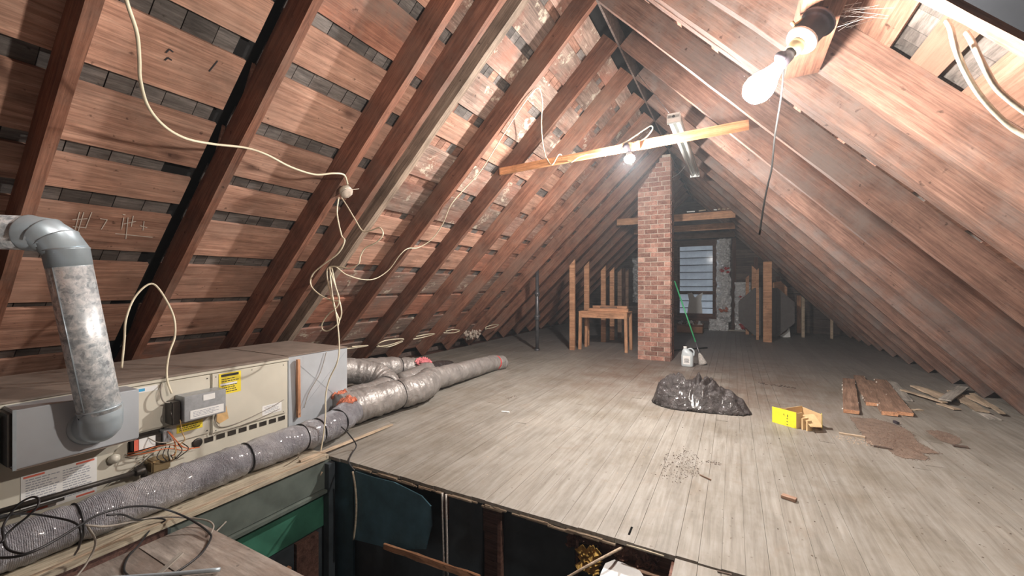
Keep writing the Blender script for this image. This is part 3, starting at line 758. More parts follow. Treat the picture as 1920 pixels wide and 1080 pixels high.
# cross-broken creases of the plenum face
for a, b in (((FX+.0, FY1+.05, .62), (FX+.0, PY1-.02, .16)), ((FX, PY1-.02, .62), (FX, FY1+.05, .16))):
    bar('crease', a, b, .002, .0012, 'sheet', fu, up=(1, 0, 0))
def fpanel(name, px, th, mat, par=fu, X=FX, bev=.003):
    """px: two opposite corners (pixels) of a rectangle on the furnace front"""
    A = onX(*px[0], X); B_ = onX(*px[1], X)
    return box(name, (X, min(A.y, B_.y), min(A.z, B_.z)), (X+th, max(A.y, B_.y), max(A.z, B_.z)), mat, par, bev)
pa_ = box('access_panel', (FX, 1.447, .235), (FX+.014, 1.955, .622), 'cream', fu, .004)
box('panel_recess', (FX+.012, 1.49, .27), (FX+.0155, 1.925, .60), 'cream', fu, .001)
box('access_panel', (FX, 1.03, .36), (FX+.012, 1.437, .622), 'cream', fu, .004)
box('access_panel', (FX, 1.20, .245), (FX+.010, 1.437, .352), 'cream', fu, .003)
box('control_recess', (FX, 1.03, .245), (FX+.004, 1.195, .352), 'iron', fu)
for i in range(9):
    yy = 1.34+i*.07; box('louver', (FX, yy, .185), (FX+.004, yy+.05, .215), 'iron', fu)
for (yy, zz) in ((1.05, .60), (1.42, .60), (1.05, .38), (1.47, .60), (1.93, .60), (1.70, .605), (1.47, .25), (1.93, .25), (1.22, .265), (1.42, .265)):
    lathe('screw', [(.004, 0), (.003, .003)], (FX+.013, yy, zz), (1, 0, 0), 'iron', fu, 8)
lathe('cable_knockout', [(.03, 0), (.026, .004), (.018, .006)], (FX+.002, 1.37, .20), (1, 0, 0), 'iron', fu, 18)
def printed(lab, y0, y1, z0, z1, X, rows, cols=1, mat='greyink', hd=None, fill=.7):
    mb = MB(); 
    for r_ in range(rows):
        zz = z1-(z1-z0)*(r_+.7)/(rows+.4)
        for c_ in range(cols):
            a = y0+(y1-y0)*(c_+.06)/cols; b = y0+(y1-y0)*(c_+.94)/cols; b = a+(b-a)*R(fill, 1)
            y = a
            while y < b-.004:
                wl_ = R(.006, .02)
                mb.box((X+.0012, y+wl_/2, zz), (0, 1, 0), (1, 0, 0), wl_, (z1-z0)/rows*.38, .0008); y += wl_+.003
    mb.build('printed_lines', mat, lab)['kind'] = 'stuff'
    if hd:
        mb = MB()
        for (a, b, zz, h_) in hd: mb.box((X+.0014, (a+b)/2, zz), (0, 1, 0), (1, 0, 0), b-a, h_, .001)
        mb.build('printed_bars', 'ink' if mat != 'greyink' else 'redink', lab)['kind'] = 'stuff'
# yellow warning sheets
X_ = FX+.0155
lb = box('yellow_label', (X_, 1.487, .475), (X_+.0012, 1.625, .615), 'yellow', fu); lb['label'] = 'yellow warning label with black header'
printed(lb, 1.495, 1.618, .48, .585, X_, 7, 1, 'ink', [(1.50, 1.61, .60, .016)])
box('white_patch', (X_+.0013, 1.495, .535), (X_+.002, 1.60, .548), 'white', lb)
lb = box('yellow_label', (FX+.0105, 1.255, .295), (FX+.0117, 1.395, .345), 'yellow', fu); lb['label'] = 'small yellow label below the control box'
printed(lb, 1.26, 1.39, .30, .34, FX+.0105, 3, 1, 'ink')
lb = box('white_label', (X_, 1.77, .262), (X_+.0012, 1.915, .33), 'white', fu); lb['label'] = 'white printed label'
printed(lb, 1.78, 1.905, .27, .325, X_, 5)
A = onX(43, 905, FX); B_ = onX(170, 960, FX)
lb = box('white_label', (FX+.001, .632, .095), (FX+.0025, .90, .285), 'white', fu); lb['label'] = 'large white instruction label with red headings'
printed(lb, .64, .89, .115, .268, FX+.0015, 12, 2, 'greyink', [(.64, .71, .275, .009), (.82, .89, .275, .009), (.65, .72, .106, .009), (.82, .89, .106, .009)])
lb = box('blue_badge', (FX+.012, 1.055, .585), (FX+.0135, 1.16, .615), 'white', fu)
box('badge_oval', (FX+.0136, 1.07, .592), (FX+.0142, 1.10, .608), plain('blue_badge_print', (.05, .35, .62), .5), lb)
# control box
cb = box('control_box', (FX+.012, 1.245, .385), (FX+.125, 1.475, .535), 'ctrl', fu, .003)
lb = box('white_label', (FX+.1255, 1.275, .395), (FX+.127, 1.46, .445), 'white', cb); printed(lb, 1.28, 1.455, .40, .44, FX+.126, 4)
box('white_label', (FX+.1255, 1.345, .490), (FX+.127, 1.41, .525), 'white', cb)
box('transformer', (FX+.012, 1.195, .375), (FX+.095, 1.243, .51), 'iron', fu, .006)
# ignition module
im = box('ignition_module', (FX+.004, 1.035, .268), (FX+.05, 1.165, .338), 'iron', fu, .004)
box('white_label', (FX+.0505, 1.06, .272), (FX+.0515, 1.135, .333), 'white', im); box('red_label', (FX+.0505, 1.038, .272), (FX+.0517, 1.058, .333), 'redink', im)
box('module_cover', (FX+.004, 1.17, .275), (FX+.055, 1.215, .345), 'ctrl', fu, .003)
# tan tag
tgc = poly('tan_tag', [(FX+.02, 1.475, .385), (FX+.02, 1.50, .40), (FX+.02, 1.53, .398), (FX+.02, 1.545, .31), (FX+.02, 1.49, .29), (FX+.02, 1.472, .31)], .012, (1, 0, 0), 'cork', fu)
# gas valve
gv = box('gas_valve', (FX+.01, 1.10, .13), (FX+.10, 1.19, .20), 'brass', fu, .008)
lathe('valve_knob', [(.022, 0), (.024, .01), (.020, .03)], (FX+.03, 1.09, .16), (0, -1, 0), 'iron', fu, 14)
# wires
def fw(pts, r=.0028, mat='orange', n='wire'): return tube(n, [Vector((FX+x_, y_, z_)) for x_, y_, z_ in pts], r, mat, fu, 6)
fw([(.02, 1.02, .262), (.06, 1.06, .265), (.07, 1.15, .27), (.08, 1.22, .25), (.06, 1.30, .20), (.05, 1.36, .185)])
fw([(.02, 1.02, .25), (.07, 1.08, .25), (.08, 1.18, .245), (.07, 1.27, .20), (.04, 1.33, .19)])
fw([(.06, 1.20, .33), (.09, 1.22, .28), (.07, 1.25, .24), (.05, 1.28, .21)])
fw([(.06, 1.19, .34), (.10, 1.20, .30), (.08, 1.22, .25), (.06, 1.23, .20), (.05, 1.21, .18)])
fw([(.10, 1.235, .40), (.09, 1.25, .32), (.085, 1.265, .27), (.07, 1.24, .24)], mat='cork')
fw([(.05, 1.10, .33), (.085, 1.13, .30), (.08, 1.19, .28), (.07, 1.22, .29)], mat='greycable')
for i in range(6):
    fw([(.06, 1.16+.02*i, .25), (.10+R(-.02, .02), 1.12+.03*i, .22), (.11, 1.15+.015*i, .185), (.08, 1.17+.01*i, .17), (.05, 1.13+.02*i, .15+.01*i)], mat=random.choice(['iron', 'greycable', 'cork']))
fw([(.015, 1.475, .37), (.02, 1.465, .31), (.02, 1.50, .265), (.02, 1.60, .262), (.02, 1.80, .30), (.02, 1.93, .34)], .003, 'greycable')
fw([(.015, 1.443, .50), (.015, 1.443, .24), (.02, 1.50, .235), (.02, 1.7, .245), (.02, 1.9, .28)], .0025, 'greycable')
fw([(.012, 1.18, .62), (.05, 1.16, .58), (.06, 1.17, .52), (.06, 1.21, .505)], .004, 'greycable')
fw([(.06, 1.20, .47), (.10, 1.19, .45), (.09, 1.20, .42), (.06, 1.22, .43)], .004, 'iron')
fw([(.06, .98, .15), (.08, 1.04, .19), (.07, 1.12, .24)], .0025, 'iron')
# sight glass dome
lathe('sight_bulge', [(.022, 0), (.028, .012), (.02, .03), (.002, .036)], (FX+.002, .965, .255), (1, 0, -.3), 'cream', fu, 16)
# draft hood box
dh = box('draft_hood', (FX+.001, .575, .375), (-2.83, 1.018, .640), 'sheet', fu, .004)
box('hood_seam', (-2.835, .572, .372), (-2.827, .584, .643), 'galv_smooth', fu)
box('hood_end', (-2.98, .560, .39), (-2.845, .575, .625), 'iron', fu)
box('hood_bottom', (-2.995, .58, .366), (-2.84, 1.01, .374), 'dustytop', fu)
box('side_flange', (-2.99, .515, .36), (-2.96, .56, .60), 'galv_smooth', fu)
# support legs / base
box('base_rail', (-3.78, .55, .022), (-3.02, 2.5, .07), 'darkwood', fu)
# wood stick leaning on plenum
st = bar('wooden_stick', onX(560, 782, -2.985), onX(559, 674, -2.975), .022, .022, 'newwood', None, up=(1, 0, 0)); tag(st, 'brown wooden stick leaning upright on the grey plenum of the furnace', 'stick')
# corner iron post at far left
bar('corner_post', (-2.93, .535, .02), (-2.93, .535, .70), .03, .02, 'galv_smooth', fu, up=(1, 0, 0))

# ---------------------------------------------------------------- flue pipe
fp = thing('flue_pipe', 'galvanised flue pipe rising from the furnace and elbowing to the left', 'pipe', loc=(-2.74, .8, .5))
r_ = .079
E0 = Vector((-2.832, .835, .500)); E1 = Vector((-2.745, .838, .515)); E2 = Vector((-2.715, .83, .575)); 
U0 = Vector((-2.715, .828, .585)); U1 = Vector((-2.735, .725, 1.30))
tube('base_elbow', [E0, E0.lerp(E1, .5), E1, E2, U0], r_*1.02, 'galv_smooth', fp, 28, 4)
lathe('base_collar', [(.095, 0), (.095, .008), (.086, .01)], (-2.832, .835, .50), (1, 0, .1), 'galv_smooth', fp, 28)
tube('pipe_section', [U0, U1], lambda t, a, p: r_, 'galv', fp, 32, smoothpath=False)
du = (U1-U0).normalized()
lathe('crimp_ring', [(r_+.001, 0), (r_+.006, .004), (r_+.001, .008)], U0+du*.015, du, 'galv_smooth', fp, 28)
tube('lock_seam', [U0+Vector((r_*.55, -r_*.86, 0))+du*.02, U1+Vector((r_*.55, -r_*.86, 0))-du*.02], .003, 'galv_smooth', fp, 6, smoothpath=False)
dirH = Vector((-.52, -.33, .02)).normalized()
C0 = U1+du*.0; K = [U1, U1+du*.055, U1+du*.10+dirH*.025, U1+du*.13+dirH*.07, U1+du*.137+dirH*.13]
for i in range(4):
    a, b = K[i], K[i+1]; t = (b-a).normalized()
    lathe('elbow_segment', [(r_+.001, -.012), (r_+.002, (b-a).length+.010), (r_+.005, (b-a).length+.012), (r_, (b-a).length+.018)], a, t, 'galv_smooth', fp, 28)
tube('pipe_section', [K[4], K[4]+dirH*.62], r_, 'galv', fp, 32, smoothpath=False)

# ================================================================= FLEX DUCTS
def duct(name, pts, r, label, mat='duct', bands=(), patches=(), taper=None, ribs=60, seg=28, amp=.012, group='flexible ducts by the furnace'):
    root = thing(name, label, 'duct', group, loc=tuple(Vector(pts[0])))
    path = catmull(pts, 26)
    sd = Vector((r*50, len(pts), 3))
    bt = [t for t, *_ in bands]
    def rad(t, a, p):
        rr = r if taper is None else r*(taper[0]+(taper[1]-taper[0])*t)
        q = sd+Vector((t*len(pts)*3.1, math.cos(a), math.sin(a)))
        v = 1+noise.noise(q*1.3)*.07+noise.noise(q*4.7)*.05+.012*math.sin(t*ribs*2*math.pi)
        v += noise.noise(Vector((t*len(pts)*30, math.cos(a)*1.5, math.sin(a)*1.5))+sd)*.045
        for b in bt: v -= .13*math.exp(-((t-b)/.012)**2)
        return rr*v
    o = link('sleeve', tube_mesh(path, rad, seg), mat); fix(o, root)
    n = len(path)
    for (t, bm_, wd) in bands:
        i = int(t*(n-1)); c = path[i]; d_ = (path[min(i+1, n-1)]-path[max(0, i-1)]).normalized()
        rr = (r if taper is None else r*(taper[0]+(taper[1]-taper[0])*t))*.94
        lathe('strap', [(rr, -wd/2), (rr+.004, -wd/2+.002), (rr+.004, wd/2-.002), (rr, wd/2)], c, d_, bm_, root, 24)
    for (t, a0, mat_, cnt, sp) in patches:
        mb = MB(); 
        for k in range(cnt):
            i = min(n-2, max(1, int((t+R(-sp, sp))*(n-1)))); c = path[i]; d_ = (path[i+1]-path[i-1]).normalized()
            sx = d_.cross(Vector((0, 0, 1))).normalized(); a = a0+R(-.6, .6)
            q = c+(Vector((0, 0, 1))*math.sin(a)+sx*math.cos(a))*r*1.03
            mb.blob(q, R(.014, .034))
        mb.build('insulation_tear', mat_, root)
    return root
# long main duct on the beam
zz = .134
mp_ = [(-2.655, -.9, zz-.022), (-2.645, .2, zz-.020), (-2.64, .6, zz-.018), (-2.645, 1.0, zz-.012), (-2.655, 1.4, zz-.003), (-2.665, 1.8, zz), (-2.70, 2.12, zz), (-2.80, 2.40, zz+.02)]
duct('flex_duct', mp_, .103, 'long silver flexible duct lying on the beam in front of the furnace', bands=((.33, 'black', .006), (.60, 'black', .008), (.74, 'black', .006), (.80, 'black', .005), (.90, 'black', .006)), patches=((.985, 1.8, 'orangewool', 60, .02),), ribs=230, taper=(.84, 1.0))
# front loop: from the torn joint, along the floor to the right, then back to the far end
a1 = fl(690, 790); a2 = fl(760, 785); a3 = fl(812, 755)
duct('flex_duct', [(-2.90, 2.36, .15), (-2.86, 2.62, .155), (-2.83, 2.95, .16), (-2.80, 3.22, .16), (-2.86, 3.45, .165), (-2.97, 3.62, .155)], .138, 'smooth grey flexible duct at the front of the heap, lying towards the right', mat='duct_dusty', bands=((.42, 'black', .004), (.92, 'black', .006)), patches=((.03, 2.2, 'orangewool', 40, .03),), ribs=20)
duct('flex_duct', [(-2.99, 3.55, .15), (-2.98, 3.95, .135), (-2.98, 4.35, .125), (-2.99, 4.75, .115), (-2.98, 5.0, .11), (-2.95, 5.22, .08)], .118, 'brown dusty flexible duct running to a flattened end with a red tape band', mat='duct_dusty', bands=((.86, 'red', .03),), taper=(1.05, .84), ribs=34)
# loop from plenum: goes out, round and back to the torn joint
duct('flex_duct', [(-3.45, 2.50, .38), (-3.40, 2.80, .36), (-3.24, 3.05, .29), (-3.05, 3.06, .20), (-2.98, 2.83, .17), (-3.0, 2.60, .17), (-2.96, 2.40, .16)], .125, 'grey flexible duct looping out of the plenum and back beside the furnace', mat='duct_dusty', bands=((.55, 'black', .005),), ribs=26)
duct('flex_duct', [(-3.60, 2.50, .30), (-3.60, 3.0, .29), (-3.52, 3.5, .25), (-3.38, 3.85, .20), (-3.18, 3.80, .17), (-3.12, 3.50, .155), (-3.10, 3.30, .15)], .122, 'rear grey flexible duct with a pink insulation tear, bent behind the others', mat='duct_dusty', bands=((.4, 'black', .004),), patches=((.60, 1.5, 'pink', 70, .05),), ribs=26)
duct('flex_duct', [(-3.40, 3.95, .14), (-3.42, 4.2, .12), (-3.48, 4.5, .10), (-3.50, 4.7, .07)], .10, 'short black crumpled duct end behind the pink insulation', mat='bag', taper=(1, .7), ribs=10)

# ================================================================= CABLES
def cable(name, pts, r, mat, label, cat='cable', group=None, k=8):
    o = tube(name, pts, r, mat, None, 7, k); return tag(o, label, cat, group)
jb = thing('junction_box', 'dusty metal junction box with cables, on the left rafters', 'junction box', loc=tuple(onL(646, 355, -.03)))
J = onL(646, 356, -.02)
lathe('box_body', [(.050, 0), (.052, .01), (.052, .035), (.046, .04)], J, -nL, 'armored', jb, 8)
lathe('cover_plate', [(.05, 0), (.048, .004), (.02, .009)], J-nL*.04, -nL, 'mortar', jb, 8)
bar('screw_tab', J+Vector((.0, .05, .01)), J+Vector((.02, .12, .03)), .012, .004, 'armored', jb)
CB = 'cream_cable'
G = 'cream cables on the left slope'
cable('power_cable', [onL(228, -60, -.34), onL(237, 0, -.32), onL(256, 60, -.31), onL(261, 110, -.29), (onL(263, 150, -.27)), onL(278, 200, -.22), onL(310, 238, -.16), onL(350, 260, -.09), onL(400, 270, -.04), onL(460, 277, -.008), onL(500, 290, -.03), onL(545, 313, -.04), onL(590, 327, -.05), onL(625, 325, -.05), onL(645, 328, -.04), onL(652, 345, -.03)], .0068, 'cable', 'thick cream cable sagging from the top left to the junction box', group=G)
def hang(px, Y0, Y1): 
    n = len(px)-1; return [onY(x_, y_, Y0+(Y1-Y0)*i/n) for i, (x_, y_) in enumerate(px)]
cable('power_cable', hang([(635, 370), (632, 400), (640, 440), (646, 452), (634, 475), (605, 497), (586, 515), (583, 535), (600, 553), (622, 563), (636, 564)], 2.12, 2.05), .0055, 'cable', 'cream cable bowing out left below the junction box', group=G)
cable('power_cable', hang([(640, 370), (650, 385), (665, 410), (680, 433), (696, 432), (712, 427), (718, 440), (705, 455), (685, 465), (676, 480), (672, 495), (655, 503), (640, 501), (620, 500), (613, 510), (618, 545), (628, 580), (636, 600), (634, 610)], 2.13, 2.05), .0048, 'cable', 'cream cable bowing out right below the junction box in a double bend', group=G)
cable('power_cable', hang([(622, 502), (630, 540), (638, 570), (640, 590), (632, 608), (615, 620), (605, 618), (604, 607), (615, 590), (632, 575), (636, 560), (630, 540), (618, 505)], 2.10, 2.04), .0048, 'cable', 'cream cable hanging in a drop-shaped loop', group=G)
cable('power_cable', hang([(618, 500), (622, 545), (632, 600), (636, 650), (632, 680), (618, 710), (611, 740), (610, 780), (606, 820), (601, 850), (606, 862), (604, 872)], 2.07, 1.90), .005, 'cable', 'cream cable dropping past the plenum into the stair opening', group=G)
cable('power_cable', [onY(630, 500, 2.1), onL(650, 515, -.10), onL(680, 524, -.05), onL(705, 522, -.03), onL(730, 505, -.02), onL(750, 478, -.02), onL(765, 466, -.012), onL(785, 464, -.008), onL(810, 448, -.03), onL(830, 420, -.04), onL(845, 385, -.05), onL(870, 355, -.03), onL(900, 322, -.03), onL(930, 275, -.03), onL(955, 235, -.03), onL(985, 190, -.02), onL(1003, 168, -.012), onL(1012, 168, -.02), onL(1017, 195, -.06), onL(1015, 230, -.10), onY(1018, 270, 3.98), onY(1024, 296, 4.02)], .0052, 'cable', 'long cream cable climbing rightwards across the left rafters to the orange tie', group=G)
wr_pts = []
for (a, b, yy) in ((1024, 296, 4.02), (1035, 309, 4.0), (1048, 290, 4.0), (1058, 296, 4.07), (1070, 304, 4.0), (1085, 295, 4.0), (1100, 290, 4.0), (1130, 286, 4.0), (1135, 292, 4.0), (1145, 280, 4.0), (1175, 265, 4.0), (1205, 245, 4.03), (1220, 236, 4.05), (1223, 243, 4.07), (1208, 260, 4.06), (1186, 270, 4.02)):
    wr_pts.append(onY(a, b, yy))
cable('power_cable', wr_pts, .006, 'cable', 'white cable wound along the orange tie to the far bulb', group='cables on the orange tie')
# pair of looped cable over rafter by flue
cable('power_cable', [onX(228, 690, -3.1), onX(233, 640, -3.1), onX(236, 600, -3.1), onX(250, 562, -3.12), onX(272, 537, -3.14), onX(290, 534, -3.14), onX(310, 560, -3.1), onX(326, 595, -3.05), onX(328, 630, -3.02), onX(318, 660, -3.0), onX(313, 690, -2.99), onX(314, 715, -2.97), onX(322, 738, -2.95)], .0058, 'cable', 'cream cable arching over a rafter and down into the furnace control box', group=G)
# flat coils along the eave
coils = [([(640, 655), (665, 652), (690, 648), (660, 650)], 'leftmost cream cable coil beside the plenum top'), ([(706, 650), (725, 648), (745, 642), (757, 636), (740, 636), (718, 640), (708, 648), (730, 650), (755, 640)], 'large cream cable coil on the eave boards'), ([(775, 636), (795, 632), (815, 626), (800, 627), (780, 631)], 'third cream cable coil along the eave'), ([(832, 624), (850, 624), (862, 620), (850, 618), (836, 621)], 'fourth cream cable coil along the eave'), ([(910, 617), (925, 614), (935, 609), (925, 609), (912, 613), (910, 617)], 'rightmost small pale cable coil along the eave')]
for pts, lb in coils:
    cable('cable_coil', [onL(a, b, -.03-.015*(i % 2)) for i, (a, b) in enumerate(pts)], .008, 'cable', lb, group='cable coils along the eave', k=6)
mb = MB()
c = onL(884, 628, -.02)
for k in range(60): mb.blob(c+Vector((R(-.10, .10), R(-.22, .22), R(-.08, .08)))*.9, R(.02, .045))
o = mb.build('insulation_clump', 'mortar'); tag(o, 'pale fluffy clump caught between the eave rafters, left of the last coil', 'insulation')
# metal-clad cables at upper right
cable('metal_cable', [onR(1775, 40, .10), onR(1783, 55, .02), onR(1790, 85, -.02), onR(1808, 130, -.03), onR(1835, 175, -.035), onR(1870, 215, -.03), onR(1905, 245, -.025), onR(1960, 275, -.02)], .0075, 'armored', 'left one of two thick metal-clad cables at the top right', group='metal-clad cables')
cable('metal_cable', [onR(1812, 62, .10), onR(1822, 78, .02), onR(1840, 115, -.02), onR(1865, 160, -.03), onR(1890, 185, -.03), onR(1930, 215, -.025), onR(1970, 240, -.02)], .0075, 'armored', 'right one of two thick metal-clad cables at the top right', group='metal-clad cables')
# black cable tangle at lower left
GB = 'black cables tangled over the duct'
def gc(pts, z=.03): return [fl(a, b, zz) for a, b, zz in pts]
cable('black_cable', gc([(-40, 1045, .26), (20, 1045, .275), (60, 1035, .28), (100, 1015, .28), (150, 985, .28), (185, 965, .27), (230, 952, .25), (270, 949, .20), (310, 955, .12), (345, 968, .07), (375, 985, .03), (393, 1000, .02), (395, 1010, .012), (380, 1035, .008), (350, 1060, .008), (310, 1085, .008)]), .0045, 'black', 'black cable curving over the duct in a wide arc to the platform edge', group=GB)
cable('black_cable', gc([(-20, 1020, .27), (5, 1015, .28), (5, 990, .30), (15, 970, .32), (35, 945, .36), (60, 932, .38), (72, 936, .38), (70, 950, .36), (50, 970, .33), (25, 990, .30), (8, 1010, .28), (15, 1030, .275), (45, 1038, .275), (70, 1030, .28)]), .004, 'black', 'black cable forming a small loop at the far left edge', group=GB)
cable('black_cable', gc([(-20, 970, .33), (40, 963, .31), (90, 968, .285), (140, 980, .28), (152, 1000, .26), (148, 1025, .19), (140, 1040, .10)]), .004, 'black', 'black cable draped straight over the left part of the duct', group=GB)
cable('black_cable', gc([(160, 985, .275), (200, 987, .24), (240, 980, .15), (290, 970, .06), (340, 970, .04), (385, 975, .025), (400, 985, .02), (396, 1000, .012)]), .004, 'greycable', 'grey cable running along the beam towards the platform corner', group=GB)
cable('black_cable', gc([(200, 966, .26), (230, 965, .23), (258, 975, .12), (285, 972, .06), (310, 975, .04), (285, 990, .02), (262, 1020, .01), (240, 1045, .008), (233, 1070, .008), (250, 1085, .008)]), .004, 'black', 'black cable dropping from the duct onto the platform', group=GB)
cable('black_cable', gc([(165, 988, .26), (178, 1010, .17), (176, 1030, .10), (160, 1060, .05), (140, 1085, .03)]), .004, 'greycable', 'grey cable falling down the front of the duct near the bottom edge', group=GB)
cable('black_cable', [fl(640, 800, .20), fl(655, 815, .13), fl(668, 835, .03), fl(660, 850, .01), fl(654, 866, .008), fl(664, 882, .008)], .0045, 'black', 'black cable crossing the floor corner beside the stair opening', group=GB)
cable('black_cable', [onX(612, 660, -2.985), onX(600, 700, -2.982), onX(580, 735, -2.982), onX(570, 765, -2.975)], .003, 'greycable', 'thin grey wire hanging over the plenum face', group=GB)
# cables down in the well
cable('well_cable', [fl(395, 995, .0)+Vector((0, .02, -.02)), onY(450, 955, 1.5), onY(520, 910, 1.75), onY(555, 870, 1.85), fl(560, 850, .10)], .004, 'greycable', 'grey wire stretched across the stair opening from the duct', group='wires in the stair opening')
cable('well_cable', [onY(604, 885, 1.88), onY(590, 910, 1.86), onY(570, 935, 1.84), onY(558, 975, 1.82), onY(558, 1000, 1.80), onY(566, 1050, 1.8), onY(572, 1090, 1.8)], .005, 'lath', 'pale frayed cable dangling down in the stair opening', group='wires in the stair opening')
for i, (a, b) in enumerate((((829, 925), (834, 1085)), ((836, 927), (839, 1085)))):
    o = tube('hanging_rope', [onY(*a, 1.92), onY(a[0]+2, 1000, 1.918), onY(*b, 1.915)], .0065, 'bristle', None, 7)
    tag(o, ['left strand of the grey rope pair hanging from the floor edge', 'right strand of the grey rope pair hanging from the floor edge'][i], 'rope', 'rope pair in the stair opening')
cable('tan_cord', [fl(1174, 1015, -.03)+Vector((0, -.015, 0)), fl(1170, 1020, -.05)+Vector((0, -.025, 0)), onY(1150, 1035, 1.85), onY(1100, 1062, 1.75), onY(1060, 1085, 1.7)], .006, 'lath', 'tan cord coming out of the floor notch and slanting down left', cat='cord')
cable('tan_cord', [onY(1175, 1022, 1.93), onY(1210, 1032, 1.93), onY(1245, 1043, 1.94)], .004, 'beamwood', 'pale lath strip just under the floor edge right of the notch', cat='strip')
# insulation and white board in the well
mb = MB()
for k in range(55): mb.blob(onY(R(1086, 1120), R(1030, 1075), 1.97), R(.012, .03))
o = mb.build('yellow_insulation', 'yellowwool'); tag(o, 'yellow and orange insulation wad under the floor edge', 'insulation')
mb = MB()
for k in range(90): mb.blob((R(-.74, -.30), 1.99, R(-.12, -.035)), R(.012, .022))
o = mb.build('rotten_joist', 'darkred', wf); o['kind'] = 'stuff'
o = poly('plasterboard_scrap', [onplane(x_, y_, (0, 0, 1), -.10-H) for x_, y_ in ((1135, 1056), (1152, 1049), (1170, 1056), (1200, 1070), (1216, 1095), (1120, 1100), (1126, 1075))], .02, (0, 0, 1), 'drywall'); tag(o, 'white plasterboard scrap lying in the stair opening at the bottom edge', 'board')
o = bar('ledge_board', onplane(1165, 1050, (0, 0, 1), -.13-H), onplane(1260, 1085, (0, 0, 1), -.13-H), .10, .02, 'brownboard', wr)
# black strip laid on the floor, painting the dark of the notch
bar('floor_notch', fl(1185, 988, .0006), fl(1179, 1003, .0006), .010, .0016, 'blackhole', floor)
# conduit stub at the very bottom
o = tube('metal_conduit', [fl(150, 1088, .015), fl(300, 1078, .015), fl(412, 1068, .015)], .008, 'galv_smooth', None, 8); tag(o, 'thin metal rod lying on the platform at the bottom edge', 'rod')
o = bar('wood_strip', fl(288, 1085, .006), fl(340, 1037, .006), .02, .006, 'greywood', None); tag(o, 'short grey wood strip slanting on the platform', 'strip')
# black gas pipe
gp = thing('gas_pipe', 'black iron gas pipe running in front of the furnace label', 'pipe', loc=(-2.92, .7, .2))
GA = onX(-30, 968, -2.93); GB_ = onX(255, 886, -2.93)
tube('pipe_run', [GA, GB_], .0135, 'iron', gp, 12, smoothpath=False)
lathe('elbow_fitting', [(.02, 0), (.022, .005), (.022, .04), (.018, .045)], GB_-Vector((0, .005, 0)), (0, 1, 0), 'iron', gp, 14)
tube('pipe_drop', [GB_+Vector((0, .02, 0)), GB_+Vector((0, .035, -.01)), GB_+Vector((-.01, .04, -.06))], .0155, 'iron', gp, 12)
tube('second_pipe', [onX(-30, 980, -2.945), onX(120, 935, -2.945)], .008, 'iron', gp, 8, smoothpath=False)

# cobwebs by the near lamp
mb = MB()
for k in range(16):
    a = onR(R(1560, 1600), R(0, 60), -.02); b = onR(R(1610, 1680), R(-10, 40), .08)
    c = a.lerp(b, .5); mb.box(c, b-a, nR, (b-a).length, .0008, .0008)
o = mb.build('cobwebs', 'web'); tag(o, 'white cobwebs right of the near lamp', 'cobweb', kind='stuff')

# chalk tally marks and black roof marks on the near boards
mb = MB()
def stroke(a, b, wd=.006):
    p = onL(*a, RD-.003); q = onL(*b, RD-.003); mb.box((p+q)/2, q-p, nL, (q-p).length, wd, .002)
for a, b in (((104, 412), (98, 422)), ((149, 398), (137, 445)), ((157, 398), (143, 445)), ((136, 412), (164, 410)), ((136, 425), (162, 427)), ((172, 398), (160, 428)), ((188, 410), (201, 412)), ((201, 412), (190, 430)), ((232, 408), (228, 430)), ((240, 408), (236, 448)), ((250, 405), (246, 425)), ((232, 420), (255, 415)), ((262, 423), (276, 427)), ((270, 415), (268, 432)), ((216, 438), (286, 445)), ((230, 402), (235, 403))): stroke(a, b, .004)
o = mb.build('chalk_marks', 'plaster', ceilL)
mb = MB()
for a, b in (((311, 99), (318, 92)), ((318, 92), (325, 98)), ((309, 113), (315, 108)), ((315, 108), (322, 113)), ((392, 134), (408, 114))): stroke(a, b, .006)
o = mb.build('black_marks', 'ink', ceilL)

# ================================================================= THINGS ON THE LEFT AT THE BACK
vp = thing('vent_stack', 'dark metal vent pipe with couplings standing in the left eave', 'pipe', loc=(-3.19, 6.94, 0))
lathe('pipe', [(.034, 0), (.034, 1.5)], (-3.19, 6.94, 0), (0, 0, 1), 'darkpipe', vp, 14)
for zz, rr, hh in ((.0, .05, .03), (.62, .06, .02), (.56, .046, .10), (1.00, .046, .09), (1.04, .055, .015)):
    lathe('coupling', [(rr, 0), (rr, hh)], (-3.19, 6.94, zz), (0, 0, 1), 'darkpipe', vp, 14)
tb = thing('wooden_table', 'small orange wooden table left of the brick chimney', 'table', loc=(-2.1, 7.7, 0))
TX0, TX1, TY0, TY1, TZ = -2.56, -1.66, 7.42, 7.86, .72
box('tabletop', (TX0, TY0, TZ-.02), (TX1, TY1, TZ), 'newwood', tb, .004)
box('apron', (TX0+.05, TY0+.01, TZ-.12), (TX1-.05, TY0+.035, TZ-.02), 'newwood', tb)
box('apron', (TX0+.05, TY1-.035, TZ-.12), (TX1-.05, TY1-.01, TZ-.02), 'newwood', tb)
for xx in (TX0+.03, TX1-.03):
    for yy in (TY0+.03, TY1-.03):
        lg = bar('leg', (xx+(.012 if xx < -2 else -.012)*-1, yy, 0), (xx, yy, TZ-.02), .05, .05, 'newwood', tb, up=(0, 1, 0))
for i, (xa, xb, yy, zz, tt) in enumerate(((-2.42, -1.68, 7.60, TZ+.025, .05), (-2.36, -1.72, 7.70, TZ+.075, .045), (-2.2, -1.9, 7.62, TZ+.065, .03))):
    o = bar('timber_offcut', (xa, yy, zz), (xb, yy+.03, zz), .10, tt, 'newwood' if i < 2 else 'brownboard', None, n=3, jit=.002)
    tag(o, ['long orange offcut lying flat on the small table', 'orange offcut on the rear of the small table', 'short brown offcut on top of the table boards'][i], 'timber', 'offcuts on the table')
